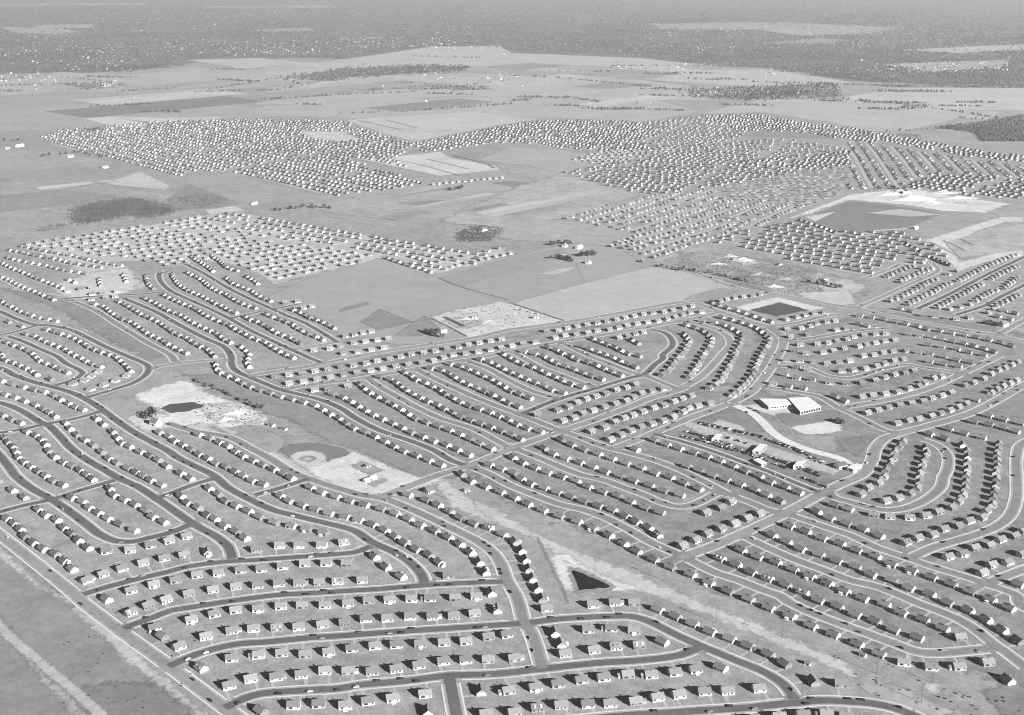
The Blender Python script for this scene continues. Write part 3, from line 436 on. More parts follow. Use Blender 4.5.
def to_color(nt, val, b):
    c = nt.nodes.new('ShaderNodeCombineColor')
    for i in range(3): nt.links.new(val, c.inputs[i])
    nt.links.new(c.outputs[0], b.inputs['Base Color'])
def surface(name, base, amp=.25, scales=((.004, .5), (.03, .6), (.25, .7)), stretch=None, rot=0.0):
    """a soil, grass or paving of one grey with several sizes of mottling"""
    m, nt, b = new_mat(name); v = None
    for i, (s, w) in enumerate(scales):
        f = remap(nt, noise_fac(nt, s, 4, .6, stretch, rot+i*.3*(stretch is None)), 1-amp*w, 1+amp*w)
        v = f if v is None else mul(nt, v, f)
    to_color(nt, mul(nt, v, float(base)), b)
    return m
def ramp_by(name, kind, tones, amp=.12, scale=.8, gloss=.9):
    """one of a few tones for each object (kind 'object') or for each loose piece of a mesh (kind 'island')"""
    m, nt, b = new_mat(name); b.inputs['Roughness'].default_value = gloss
    if kind == 'object': out = nt.nodes.new('ShaderNodeObjectInfo').outputs['Random']
    else: out = nt.nodes.new('ShaderNodeNewGeometry').outputs['Random Per Island']
    r = nt.nodes.new('ShaderNodeValToRGB'); r.color_ramp.interpolation = 'CONSTANT'
    el = r.color_ramp.elements
    while len(el) < len(tones): el.new(.5)
    for i, t in enumerate(tones): el[i].position = i/len(tones); el[i].color = grey(t)
    nt.links.new(out, r.inputs[0])
    f = remap(nt, noise_fac(nt, scale, 3), 1-amp, 1+amp)
    to_color(nt, mul(nt, r.outputs[0], f), b)
    return m
GR = .242                                                     # dormant lawn, in grey
M = {}
M['ground'] = surface('dormant_grass', GR, .26, ((.0023, .35), (.012, .5), (.055, .75), (.16, .6), (.5, .9)))
ROAD_TONE = {'d': .10, 'm': .178, 'l': .215, 's': .50}
for k, v in ROAD_TONE.items(): M['road_'+k] = surface('road_paving_'+k, v, .18, ((.02, .7), (.15, .8)))
M['walk'] = surface('sidewalk_concrete', .52, .12, ((.05, .7), (.6, .6)))
M['drive'] = surface('gravel_drive', .33, .25, ((.3, .7), (1.2, .7)))
M['verge'] = surface('worn_verge', .29, .22, ((.05, .7), (.3, .8)))
ROOFS = (.14, .185, .16, .20, .115, .17, .15, .19, .13, .178)
WALLS = (.58, .40, .27, .52, .19, .34, .6, .15, .30, .46, .22, .5)
for k in ('object', 'island'):
    M['roof_'+k] = ramp_by('shingle_'+k, k, ROOFS, .14, 1.2)
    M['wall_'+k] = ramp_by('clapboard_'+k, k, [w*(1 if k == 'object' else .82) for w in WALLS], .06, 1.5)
M['dark'] = new_mat('window_glass')[0]; M['dark'].node_tree.nodes['Principled BSDF'].inputs['Base Color'].default_value = grey(.03)
M['dark'].node_tree.nodes['Principled BSDF'].inputs['Roughness'].default_value = .15
M['brick'] = surface('chimney_brick', .16, .2, ((1.5, 1),))
M['door'] = ramp_by('door_paint', 'object', (.06, .3, .12, .7))
M['white'] = surface('white_paint', .78, .08, ((.1, .7), (1, .6)))
M['flat_roof'] = surface('gravel_roof', .58, .08, ((.05, .6), (.5, .8)))
M['grey_wall'] = surface('grey_wall', .33, .12, ((.1, .7),))
M['wood'] = surface('weathered_wood', .10, .2, ((.5, 1),))
M['bark'] = surface('bark', .07, .2, ((1, 1),))
M['leaf'] = surface('dark_foliage', .095, .45, ((.12, .8), (.6, .8)))
M['brush'] = surface('bare_brush', .065, .5, ((.03, .8), (.3, .8)))
M['woods'] = surface('far_trees', .070, .5, ((.0012, .8), (.02, .6)))
M['water'] = new_mat('pond_water')[0]
_b = M['water'].node_tree.nodes['Principled BSDF']; _b.inputs['Base Color'].default_value = grey(.012); _b.inputs['Roughness'].default_value = .12
_b.inputs['Specular IOR Level'].default_value = .5
M['murky'] = surface('murky_water', .07, .1, ((.02, .8),)); M['murky'].node_tree.nodes['Principled BSDF'].inputs['Roughness'].default_value = .3
M['paint'] = ramp_by('car_paint', 'object', (.02, .04, .03, .5, .02, .07, .03, .02, .2, .025, .02), .03, 1, .35)
M['tyre'] = new_mat('tyre_rubber')[0]; M['tyre'].node_tree.nodes['Principled BSDF'].inputs['Base Color'].default_value = grey(.02)
M['paint_island'] = ramp_by('car_paint_many', 'island', (.02, .05, .03, .55, .02, .12, .04, .02, .35, .025), .03, 1, .35)
_tones = {}
def tone_mat(t, amp=.22, stretch=None, rot=0.0, kind='soil'):
    key = (round(t, 3), amp, stretch, round(rot, 2))
    if key not in _tones:
        _tones[key] = surface('%s_tone_%03d' % (kind, int(t*1000)), t, amp, ((.006, .5), (.04, .7), (.22, .8)), stretch, rot)
    return _tones[key]

# ---------------------------------------------------------------- mesh helpers
class MB:
    def __init__(s): s.v, s.f, s.m = [], [], []
    def add(s, v, f, mi=0):
        o = len(s.v); s.v += [tuple(p) for p in v]; s.f += [[i+o for i in q] for q in f]; s.m += [mi]*len(f)
        return s
    def box(s, x0, x1, y0, y1, z0, z1, mi=0):
        return s.add([(x0,y0,z0),(x1,y0,z0),(x1,y1,z0),(x0,y1,z0),(x0,y0,z1),(x1,y0,z1),(x1,y1,z1),(x0,y1,z1)],
                     [(3,2,1,0),(4,5,6,7),(0,1,5,4),(1,2,6,5),(2,3,7,6),(3,0,4,7)], mi)
    def prism(s, prof, x0, x1, mi=0):
        """profile in (y, z), swept along x"""
        n = len(prof)
        return s.add([(x0,y,z) for y,z in prof]+[(x1,y,z) for y,z in prof],
                     [tuple(range(n))[::-1], tuple(range(n, 2*n))]+[(i,(i+1)%n,n+(i+1)%n,n+i) for i in range(n)], mi)
    def plan(s, poly, z0, z1, mi=0):
        n = len(poly)
        a = sum(poly[i][0]*poly[(i+1)%n][1]-poly[(i+1)%n][0]*poly[i][1] for i in range(n))
        if a < 0: poly = poly[::-1]
        return s.add([(x,y,z0) for x,y in poly]+[(x,y,z1) for x,y in poly],
                     [tuple(range(n))[::-1], tuple(range(n, 2*n))]+[(i,(i+1)%n,n+(i+1)%n,n+i) for i in range(n)], mi)
    def cone(s, p0, p1, r0, r1, n=6, mi=0):
        a = Vector(p1)-Vector(p0); u = a.orthogonal().normalized(); w = a.normalized().cross(u)
        ring = lambda p, r: [tuple(Vector(p)+u*(r*math.cos(2*math.pi*i/n))+w*(r*math.sin(2*math.pi*i/n))) for i in range(n)]
        return s.add(ring(p0, r0)+ring(p1, r1), [(i,(i+1)%n,n+(i+1)%n,n+i) for i in range(n)]+[tuple(range(n))[::-1], tuple(range(n, 2*n))], mi)
    def mesh(s, name, mats):
        me = bpy.data.meshes.new(name); me.from_pydata(s.v, [], s.f)
        for m in (mats if isinstance(mats, (list, tuple)) else [mats]): me.materials.append(m)
        if any(s.m): me.polygons.foreach_set('material_index', s.m)
        me.update(); return me
    def obj(s, name, mats, parent=None, **props): return link(name, s.mesh(name, mats), parent, **props)
def link(name, data, parent=None, **props):
    o = bpy.data.objects.new(name, data); COL.objects.link(o)
    if parent is not None: o.parent = parent
    for k, v in props.items():
        if v: o[k] = v
    return o
def empty(name, x, y, rz, **props):
    o = link(name, None, None, **props); o.location = (x, y, 0); o.rotation_euler = (0, 0, rz); o.empty_display_size = 1
    return o
def dup(src, x, y, rz, **props):
    """a thing with copies of its parts and their sub-parts, in a plain loop"""
    c = src.copy(); COL.objects.link(c); c.location = (x, y, 0); c.rotation_euler = (0, 0, rz)
    for k, v in props.items(): c[k] = v
    for ch in KIDS.get(src.name, ()):
        d = ch.copy(); COL.objects.link(d); d.parent = c
        for g in KIDS.get(ch.name, ()):
            e = g.copy(); COL.objects.link(e); e.parent = d
    return c
KIDS = {}
def learn(o):
    for ch in o.children_recursive: KIDS.setdefault(ch.parent.name, []).append(ch)

def in_poly(p, poly):
    x, y = p; c = False; j = len(poly)-1
    for i in range(len(poly)):
        xi, yi = poly[i]; xj, yj = poly[j]
        if (yi > y) != (yj > y) and x < (xj-xi)*(y-yi)/(yj-yi)+xi: c = not c
        j = i
    return c
def smooth(p, step=5.0):
    """Catmull-Rom through the traced points, sampled evenly enough"""
    if len(p) < 3:
        q = p
        n = max(1, int(math.dist(*q)/step))
        return [(q[0][0]+(q[1][0]-q[0][0])*i/n, q[0][1]+(q[1][1]-q[0][1])*i/n) for i in range(n+1)]
    e = [(2*p[0][0]-p[1][0], 2*p[0][1]-p[1][1])]+p+[(2*p[-1][0]-p[-2][0], 2*p[-1][1]-p[-2][1])]
    out = []
    for i in range(1, len(e)-2):
        a, b, c, d = e[i-1], e[i], e[i+1], e[i+2]
        ta = max(math.dist(a, b), .1)**.5; tb = max(math.dist(b, c), .1)**.5; tc = max(math.dist(c, d), .1)**.5
        n = max(1, int(math.dist(b, c)/step))
        for k in range(n):
            t = k/n; q = []
            for x in (0, 1):
                m1 = (c[x]-b[x])+tb*((b[x]-a[x])/ta-(c[x]-a[x])/(ta+tb))
                m2 = (c[x]-b[x])+tb*((d[x]-c[x])/tc-(d[x]-b[x])/(tb+tc))
                A = 2*(b[x]-c[x])+m1+m2; B = -3*(b[x]-c[x])-2*m1-m2
                q.append(A*t**3+B*t*t+m1*t+b[x])
            out.append(tuple(q))
    out.append(e[-2]); return out
def arc(p):
    s = [0]
    for a, b in zip(p, p[1:]): s.append(s[-1]+math.dist(a, b))
    return s
def along(p, s, d):
    i = 0
    while i < len(p)-2 and s[i+1] < d: i += 1
    L = max(s[i+1]-s[i], 1e-6); t = (d-s[i])/L
    return (p[i][0]+(p[i+1][0]-p[i][0])*t, p[i][1]+(p[i+1][1]-p[i][1])*t), math.atan2(p[i+1][1]-p[i][1], p[i+1][0]-p[i][0])
def normals(p):
    out = []
    for i in range(len(p)):
        a, b = p[max(i-1, 0)], p[min(i+1, len(p)-1)]
        L = math.dist(a, b) or 1; out.append((-(b[1]-a[1])/L, (b[0]-a[0])/L))
    return out

# ---------------------------------------------------------------- ground, fields, bare soil, water
# thin clearings in the far woods and thin tree belts in the far fields
_r = random.Random(33)
def sliver(x, y, w, h):
    k = 7; a = [(x+w*i/k, y-h*math.sin(math.pi*(i+.15)/(k+.3))*_r.uniform(.4, 1)+i*.12) for i in range(k+1)]
    b = [(x+w*i/k+_r.uniform(-2, 2), y+h*math.sin(math.pi*(i+.15)/(k+.3))*_r.uniform(.4, 1)+i*.12) for i in range(k, -1, -1)]
    return 'G:'+' '.join('%.1f,%.2f' % p for p in a+b)
for _k in range(46):
    y = _r.uniform(3, 66); f = .25+y/66
    PATCHES.insert(1, ('field', sliver(_r.uniform(-60, 1000), y, _r.uniform(25, 130)*f, _r.uniform(.5, 1.7)*f), _r.uniform(.2, .32)))
for _k in range(34):
    y = _r.uniform(62, 112); f = .5+y/150
    FAR_WOODS.append((sliver(_r.uniform(-40, 1000), y, _r.uniform(18, 90)*f, _r.uniform(.35, 1.3)*f), 1.0))
R = 34000.0
g = MB()
ys = [-1500, 0, 700, 1500, 3000, 6000, 12000, 22000, R]; xs = [-R, -12000, -5000, -2000, 0, 2000, 5000, 12000, R]
g.v = [(x, y, 0) for y in ys for x in xs]
g.f = [(j*9+i, j*9+i+1, (j+1)*9+i+1, (j+1)*9+i) for j in range(8) for i in range(8)]; g.m = [0]*64
g.obj('ground', M['ground'], kind='structure')
_z = {'far': .004, 'near': .004}
def next_z(far):
    k = 'far' if far else 'near'; _z[k] += .005 if far else .0012
    return _z[k]
def is_far(poly): return min(p[1] for p in poly) > 2300
def ragged(poly, amp, step=9.0, seed=1):
    r = random.Random(seed); out = []; n = len(poly)
    for i in range(n):
        a, b = poly[i], poly[(i+1)%n]; L = math.dist(a, b); k = max(1, min(60, int(L/step)))
        nx, ny = -(b[1]-a[1])/max(L, 1), (b[0]-a[0])/max(L, 1)
        for j in range(k):
            t = j/k; d = amp*(r.random()-.5)*2*(1 if 0 < j else .3)
            out.append((a[0]+(b[0]-a[0])*t+nx*d, a[1]+(b[1]-a[1])*t+ny*d))
    return out
def soft_mat(tone, var, soft, wob):
    """soil whose edge frays into the grass: the mesh carries the distance to its outline"""
    key = ('soft', round(tone, 3), var, soft, wob)
    if key in _tones: return _tones[key]
    m = surface('soil_frayed_%03d' % int(tone*1000), tone, var*.9, ((.006, .5), (.03, .7), (.12, .7), (.4, .7)))
    nt = m.node_tree; b = nt.nodes['Principled BSDF']; out = nt.nodes['Material Output']
    at_ = nt.nodes.new('ShaderNodeAttribute'); at_.attribute_name = 'edge'
    n1 = remap(nt, noise_fac(nt, 1/max(wob*3.2, 3), 6, .65), -wob*2.2, wob*2.2, .25, .75)
    ad = nt.nodes.new('ShaderNodeMath'); ad.operation = 'ADD'
    nt.links.new(at_.outputs['Fac'], ad.inputs[0]); nt.links.new(n1, ad.inputs[1])
    f = remap(nt, ad.outputs[0], 0, 1, -soft, soft)
    mx = nt.nodes.new('ShaderNodeMixShader'); tr_ = nt.nodes.new('ShaderNodeBsdfTransparent')
    nt.links.new(f, mx.inputs[0]); nt.links.new(tr_.outputs[0], mx.inputs[1]); nt.links.new(b.outputs[0], mx.inputs[2])
    nt.links.new(mx.outputs[0], out.inputs['Surface'])
    _tones[key] = m; return m
def edge_distance(X, Y, poly):
    P = np.array(poly); Q = np.roll(P, -1, axis=0); best = np.full(X.shape, 1e9); ins = np.zeros(X.shape, bool)
    for (x0, y0), (x1, y1) in zip(P, Q):
        dx, dy = x1-x0, y1-y0; L = dx*dx+dy*dy or 1e-9
        t = np.clip(((X-x0)*dx+(Y-y0)*dy)/L, 0, 1)
        best = np.minimum(best, np.hypot(X-x0-t*dx, Y-y0-t*dy))
        if y0 != y1: ins ^= ((y0 > Y) != (y1 > Y)) & (X < dx*(Y-y0)/(dy)+x0)
    return np.where(ins, best, -best)
def soft_sheet(name, poly, z, tone, var, soft, wob):
    m = soft+wob*2.2
    x0, x1 = min(p[0] for p in poly)-m, max(p[0] for p in poly)+m; y0, y1 = min(p[1] for p in poly)-m, max(p[1] for p in poly)+m
    c = max(2.0, max(x1-x0, y1-y0)/130, m*.45); nx, ny = int((x1-x0)/c)+2, int((y1-y0)/c)+2
    X, Y = np.meshgrid(x0+np.arange(nx)*c, y0+np.arange(ny)*c); D = edge_distance(X, Y, poly)
    keep = D > -m-c
    cell = keep[:-1, :-1] | keep[1:, :-1] | keep[:-1, 1:] | keep[1:, 1:]
    idx = np.arange(nx*ny).reshape(ny, nx)
    jj, ii = np.nonzero(cell)
    f = np.stack([idx[jj, ii], idx[jj, ii+1], idx[jj+1, ii+1], idx[jj+1, ii]], 1)
    us, inv = np.unique(f, return_inverse=True); f = inv.reshape(f.shape)
    v = np.stack([X.ravel()[us], Y.ravel()[us], np.full(len(us), z)], 1)
    me = bpy.data.meshes.new(name); me.from_pydata(v.tolist(), [], f.tolist())
    a = me.attributes.new('edge', 'FLOAT', 'POINT'); a.data.foreach_set('value', D.ravel()[us].astype(np.float32))
    me.materials.append(soft_mat(tone, var, soft, wob)); me.update()
    return link(name, me, kind='structure')
def patch(name, text, tone, amp=0.0, var=.22, mat=None, stretch=None, rot=0.0):
    poly = pts(text); far_ = is_far(poly); z = next_z(far_)
    if mat is None and (amp or not far_): return soft_sheet(name, poly, z, tone, var, 1.6+amp*.5, max(amp, 1.6))
    b = bmesh.new()
    vs = [b.verts.new((x, y, z)) for x, y in (ragged(poly, amp, 6.0) if amp else poly)]
    f = b.faces.new(vs); f.normal_update()
    if f.normal.z < 0: f.normal_flip()
    bmesh.ops.triangulate(b, faces=[f])
    me = bpy.data.meshes.new(name); b.to_mesh(me); b.free()
    me.materials.append(mat or tone_mat(tone, var, stretch, rot))
    return link(name, me, kind='structure')
PATCHES[:] = [(a[0], a[1], a[2]*(.78 if a[0] == 'field' and max(p[1] for p in px(a[1])) < 50 else 1))+tuple(a[3:]) for a in PATCHES]
for args in PATCHES: patch(*args[:3], **(args[3] if len(args) > 3 else {}))
def parcels():
    r = random.Random(21); ang = math.radians(47); ca, sa = math.cos(ang), math.sin(ang)
    no = [pts(f[0]) for f in FILLS]+[pts(a[0]) for a in FAR_WOODS if len(a[0]) > 30][3:]+[pts(a[0]) for a in BRUSH]
    for text, keep, lmin, lmax, wmin, wmax in PARCELS:
        poly = pts(text); L = [(x*ca+y*sa, -x*sa+y*ca) for x, y in poly]
        v = min(p[1] for p in L)
        while v < max(p[1] for p in L):
            w = r.uniform(wmin, wmax); u = min(p[0] for p in L)
            while u < max(p[0] for p in L):
                l = r.uniform(lmin, lmax)
                q = [(u, v), (u+l*.98, v), (u+l*.98, v+w*.97), (u, v+w*.97)]; q = [(a*ca-b*sa, a*sa+b*ca) for a, b in q]
                if r.random() < keep:
                    test = q+[((q[0][0]+q[2][0])/2, (q[0][1]+q[2][1])/2)]+[((q[i][0]+q[(i+1)%4][0])/2, (q[i][1]+q[(i+1)%4][1])/2) for i in range(4)]
                    if all(in_poly(p, poly) for p in test) and not any(in_poly(p, n) for n in no for p in test):
                        me = bpy.data.meshes.new('field'); z = next_z(True)*.25+.33
                        me.from_pydata([(x, y, z) for x, y in q], [], [(0, 1, 2, 3)])
                        t = r.choice((.16, .19, .21, .27, .30, .33, .24, .36))
                        me.materials.append(tone_mat(t, .30, (14, 1, 1) if r.random() < .75 else None, ang)); link('field', me, kind='structure')
                u += l
            v += w
parcels()
for text, mat in PONDS: patch('pond', text, 0, amp=1.5, mat=M[mat])
def strip(name, line, half, tone=None, mat=None, jag=0.0, seed=3, kind='structure'):
    r = random.Random(seed); p = smooth(line, 8.0 if jag else 6.0); nn = normals(p); z = next_z(is_far(line))
    v, f = [], []
    for (x, y), (nx, ny) in zip(p, nn):
        a, b = half+jag*(r.random()-.5)*2, half+jag*(r.random()-.5)*2
        v += [(x-nx*a, y-ny*a, z), (x+nx*b, y+ny*b, z)]
    f = [(2*i, 2*i+2, 2*i+3, 2*i+1) for i in range(len(p)-1)]
    q = MB(); q.v, q.f, q.m = v, f, [0]*len(f)
    return q.obj(name, mat or tone_mat(tone, .2), kind=kind)
for text, half, tone, jag in TRACKS:
    p = smooth(pts(text), 8.0); nn = normals(p); half = max(half, .8)
    ring = [(x+a*half, y+b*half) for (x, y), (a, b) in zip(p, nn)]+[(x-a*half, y-b*half) for (x, y), (a, b) in list(zip(p, nn))[::-1]]
    soft_sheet('dirt_track', ring, next_z(is_far(p)), tone, .25, 1.0+jag*.4, .5+jag*.6)

def mound(text, rad, h, tone, seed):
    r = random.Random(seed); x, y = pts(text)[0]; q = MB(); n, k = 22, 9; ph = [r.uniform(0, 6) for _ in range(6)]
    for j in range(k+1):
        t = j/k
        for i in range(n):
            a = 2*math.pi*i/n; w = rad*(1+.25*math.sin(2*a+ph[0])+.15*math.sin(3*a+ph[1]))
            q.v.append((x+math.cos(a)*w*t*1.5, y+math.sin(a)*w*t*.8, max(.42, h*(1-t)**1.2*(1+.25*math.sin(a*2+t*5+ph[2])+.1*r.random())) if j < k else .0))
    q.f = [(j*n+i, (j+1)*n+i, (j+1)*n+(i+1)%n, j*n+(i+1)%n) for j in range(k) for i in range(n)]; q.m = [0]*len(q.f)
    q.obj('earth_mound', tone_mat(tone, .3), kind='structure')
for k, a in enumerate(MOUNDS): mound(*a, k)
# ---------------------------------------------------------------- roads with sidewalks
print('layers', _z)
LINES = []
for ph, hw, tone, dens, text in ROADS: LINES.append((smooth(pts(text), 5.0), hw-(.6 if tone in 'dm' else .3), ph, dens, tone))
CELL = 24.0
GRID = {}
for ri, (p, hw, *_r) in enumerate(LINES):
    for x, y in p: GRID.setdefault((int(x//CELL), int(y//CELL)), []).append((x, y, ri))
def near_road(x, y, skip=-1):
    best, who = 1e9, -1
    cx, cy = int(x//CELL), int(y//CELL)
    for i in (-1, 0, 1):
        for j in (-1, 0, 1):
            for (a, b, r) in GRID.get((cx+i, cy+j), ()):
                if r != skip:
                    d = math.hypot(a-x, b-y)-LINES[r][1]
                    if d < best: best, who = d, r
    return best, who
for ri, (p, hw, ph, dens, tone) in enumerate(LINES):
    nn = normals(p); z = (.34 if is_far(p) else max(.14, _z['near']+.01))+ri*.001
    def band(name, mat, spans, z0, z1=None):
        q = MB()
        for a, b in spans:
            run = []
            def flush():
                if len(run) > 1:
                    o = len(q.v)
                    for k in run:
                        (x, y), (nx, ny) = p[k], nn[k]
                        q.v += [(x+nx*a, y+ny*a, z0), (x+nx*b, y+ny*b, z0)]
                    q.f += [(o+2*i, o+2*i+2, o+2*i+3, o+2*i+1) for i in range(len(run)-1)]
                run.clear()
            for k in range(len(p)):
                m = (a+b)/2; x, y = p[k][0]+nn[k][0]*m, p[k][1]+nn[k][1]*m
                if mat is not M['road_'+tone] and near_road(x, y, ri)[0] < 2.2: flush()
                else: run.append(k)
            flush()
        if q.f: q.m = [0]*len(q.f); q.obj(name, mat, kind='structure')
    band('road', M['road_'+tone], [(-hw, hw)], z)
    if tone != 's' and p[len(p)//2][1] < 3400:
        band('verge', M['verge'], [(hw+.05, hw+2.0), (-hw-2.0, -hw-.05)], z+.012)
        band('sidewalk', M['walk'], [(hw+2.0, hw+3.4), (-hw-3.4, -hw-2.0)], z+.022)

# ---------------------------------------------------------------- houses
HL, HW, EAVE, RIDGE = 4.85, 3.75, 2.7, 5.5
def wall_mb(L=HL):
    return MB().prism([(-HW, 0), (HW, 0), (HW, EAVE), (0, RIDGE-.12), (-HW, EAVE)], -L, L)
def roof_mb(L=HL):
    s = (RIDGE-EAVE)/HW; e = HW+.4; x = L+.3
    return MB().prism([(-e, EAVE-.4*s), (0, RIDGE), (e, EAVE-.4*s), (e, EAVE-.4*s+.2), (0, RIDGE+.22), (-e, EAVE-.4*s+.2)], -x, x)
def windows(side):
    out = []
    for x0, x1, z0, z1 in (((-4.0, -2.2, 1.0, 2.1), (2.0, 3.6, 1.0, 2.1)) if side < 0 else ((-3.9, -2.6, 1.0, 2.1), (.4, 3.4, .6, 2.2))):
        y = side*HW
        out.append(MB().box(x0, x1, min(y, y+side*.05), max(y, y+side*.05), z0, z1))
    return out
def house_proto(kind):
    r = empty('house', 0, -400, 0)
    wall_mb().obj('wall', M['wall_object'], r)
    rf = roof_mb().obj('roof', M['roof_object'], r)
    MB().box(-.45, .45, -.1, .7, RIDGE-.7, RIDGE+1.0).obj('chimney', M['brick'], rf)
    for s in (-1, 1):
        for w in windows(s):
            fr = w.obj('window', M['dark'], r)
    MB().box(-.5, .5, -HW-.06, -HW, .15, 2.2).obj('door', M['door'], r)
    for a, b in ((-HL-.05, -HL), (HL, HL+.05)): MB().box(a, b, -.45, .45, 3.4, 4.3).obj('gable_vent', M['dark'], r)
    if kind == 1:                                              # a wing with a carport
        MB().prism([(-1.9, 0), (1.9, 0), (1.9, 2.2), (0, 3.5), (-1.9, 2.2)], HL+.002, HL+3.1).obj('side_wing', M['wall_object'], r)
        MB().prism([(-2.2, 2.1), (0, 3.55), (2.2, 2.1), (2.2, 2.28), (0, 3.75), (-2.2, 2.28)], HL+.31, HL+3.4).obj('wing_roof', M['roof_object'], r)
    if kind == 2:                                              # two dormers on the street side
        for x in (-2.3, 2.3):
            MB().prism([(-HW+.6, 2.9), (-.8, 2.9), (-.8, 5.05), (-HW+.6, 4.5)], x-.8, x+.8).obj('dormer', M['wall_object'], rf)
    if kind == 3:                                              # small rear porch
        MB().box(-1.6, 1.6, HW+.002, HW+2.4, 0, .3).obj('porch', M['walk'], r)
        MB().box(-1.8, 1.8, HW+.42, HW+2.6, 2.0, 2.14).obj('porch_roof', M['white'], r)
        for x in (-1.6, 1.5): MB().box(x, x+.12, HW+2.2, HW+2.32, .302, 2.0).obj('porch_post', M['white'], r)
    learn(r); return r

HOUSES = []                                                    # x, y, heading, row phrase, index in row, row length
taken = {}
def free(x, y, d):
    cx, cy = int(x//20), int(y//20)
    for i in (-1, 0, 1):
        for j in (-1, 0, 1):
            for a, b in taken.get((cx+i, cy+j), ()):
                if math.hypot(a-x, b-y) < d: return False
    return True
def put(x, y, rz, ph, k, n, gap=12.5, road=6.0):
    if not free(x, y, gap): return False
    if near_road(x, y)[0] < road: return False
    taken.setdefault((int(x//20), int(y//20)), []).append((x, y))
    HOUSES.append([x, y, rz, ph, k, n]); return True
def face_road(x, y, rz):
    """turn the front to the nearer road"""
    best = []
    for s in (-1, 1):
        d = min(near_road(x+math.sin(rz)*s*q, y-math.cos(rz)*s*q)[0] for q in (8, 14, 20))
        best.append(d)
    return rz if best[1] <= best[0] else rz+math.pi
for ph, n, text in ROWS:
    q = [at(p, 2.4) for p in px(text)]
    if len(q) == 1:
        x, y = q[0]; r = near_road(x, y)[1]
        put(x, y, rnd.choice((-.75, .78)), ph, 0, 1); continue
    s = arc(q); v = sum(p[1] for p in px(text))/len(q)
    even = bool(n)
    n = n or len(q)
    if s[-1]/(n-1) > 21.6 and v < 560 and n > 3: n = round(s[-1]/18.8)+1; even = True
    if s[-1]/(n-1) < 14: n = max(2, round(s[-1]/17.5)+1); even = True
    spots = []
    for k in range(n):
        if even: (x, y), a = along(q, s, s[-1]*k/(n-1))
        else:
            x, y = q[k]; A, B = q[max(k-1, 0)], q[min(k+1, n-1)]; a = math.atan2(B[1]-A[1], B[0]-A[0])
        spots.append((x, y, a))
    sm = []
    for k in range(n):                                         # ease the headings round a bend
        c = sum(math.cos(spots[i][2]) for i in range(max(k-1, 0), min(k+2, n))); d = sum(math.sin(spots[i][2]) for i in range(max(k-1, 0), min(k+2, n)))
        sm.append(math.atan2(d, c))
    row = []
    for k, (x, y, _a) in enumerate(spots):
        row.append((to_px(x, y)[0], x+rnd.uniform(-.7, .7), y+rnd.uniform(-.7, .7), sm[k]+rnd.uniform(-.05, .05)))
    row.sort()
    done = [h for h in row if put(h[1], h[2], face_road(h[1], h[2], h[3]), ph, 0, 0)]
    for k in range(len(done)): HOUSES[len(HOUSES)-len(done)+k][4:] = [k, len(done)]
for ph, text in SINGLES:
    x, y = at(px(text)[0], 2.4)
    rr = near_road(x, y)[1]; best = None
    if rr >= 0:
        p = LINES[rr][0]; i = min(range(len(p)), key=lambda i: math.dist(p[i], (x, y))); i = min(i, len(p)-2)
        best = math.atan2(p[i+1][1]-p[i][1], p[i+1][0]-p[i][0])
    put(x, y, best if best is not None else .4, ph, 0, 1, 11.0, 4.5)
holes = [pts(t) for t in FILL_HOLES]
FILL_ROADS = MB()
def fill(poly, ang, bend, inside):
    ca, sa = math.cos(ang), math.sin(ang)
    L = [((x*ca+y*sa), (-x*sa+y*ca)) for x, y in poly]
    x0, x1 = min(p[0] for p in L), max(p[0] for p in L); y0, y1 = min(p[1] for p in L)-60, max(p[1] for p in L)+60
    w = y0; ph1 = rnd.uniform(0, 6)
    def warp(u, v): return v+bend*math.sin(u/170+ph1+v/300)
    def unrot(u, v): return (u*ca-v*sa, u*sa+v*ca)
    while w < y1:                                              # a street along w, a row on each side of it
        u = x0; prev = None
        while u < x1:
            P = unrot(u, warp(u, w)); ok = inside(P) and near_road(*P)[0] > 4
            if ok and prev:
                du = (P[0]-prev[0], P[1]-prev[1]); Ld = math.hypot(*du) or 1; nx, ny = -du[1]/Ld*5.6, du[0]/Ld*5.6
                FILL_ROADS.add([(prev[0]-nx, prev[1]-ny, .40), (P[0]-nx, P[1]-ny, .40), (P[0]+nx, P[1]+ny, .40), (prev[0]+nx, prev[1]+ny, .40)], [(0, 1, 2, 3)])
            prev = P if ok else None
            u += 26
        for side in (-1, 1):
            u = x0+rnd.uniform(0, 18)
            while u < x1:
                v = warp(u, w)+side*17.5; P = unrot(u+rnd.uniform(-1.6, 1.6), v+rnd.uniform(-2.2, 2.2))
                if inside(P) and (u-x0+w*.3) % 330 > 24:
                    t = math.atan(bend/170*math.cos(u/170+ph1+v/300))
                    put(P[0], P[1], ang+t+rnd.uniform(-.09, .09)+(0 if side > 0 else math.pi), '', 0, 0, 13.0, 5.0)
                u += 20.5 if rnd.random() > .05 else 37
        w += 65
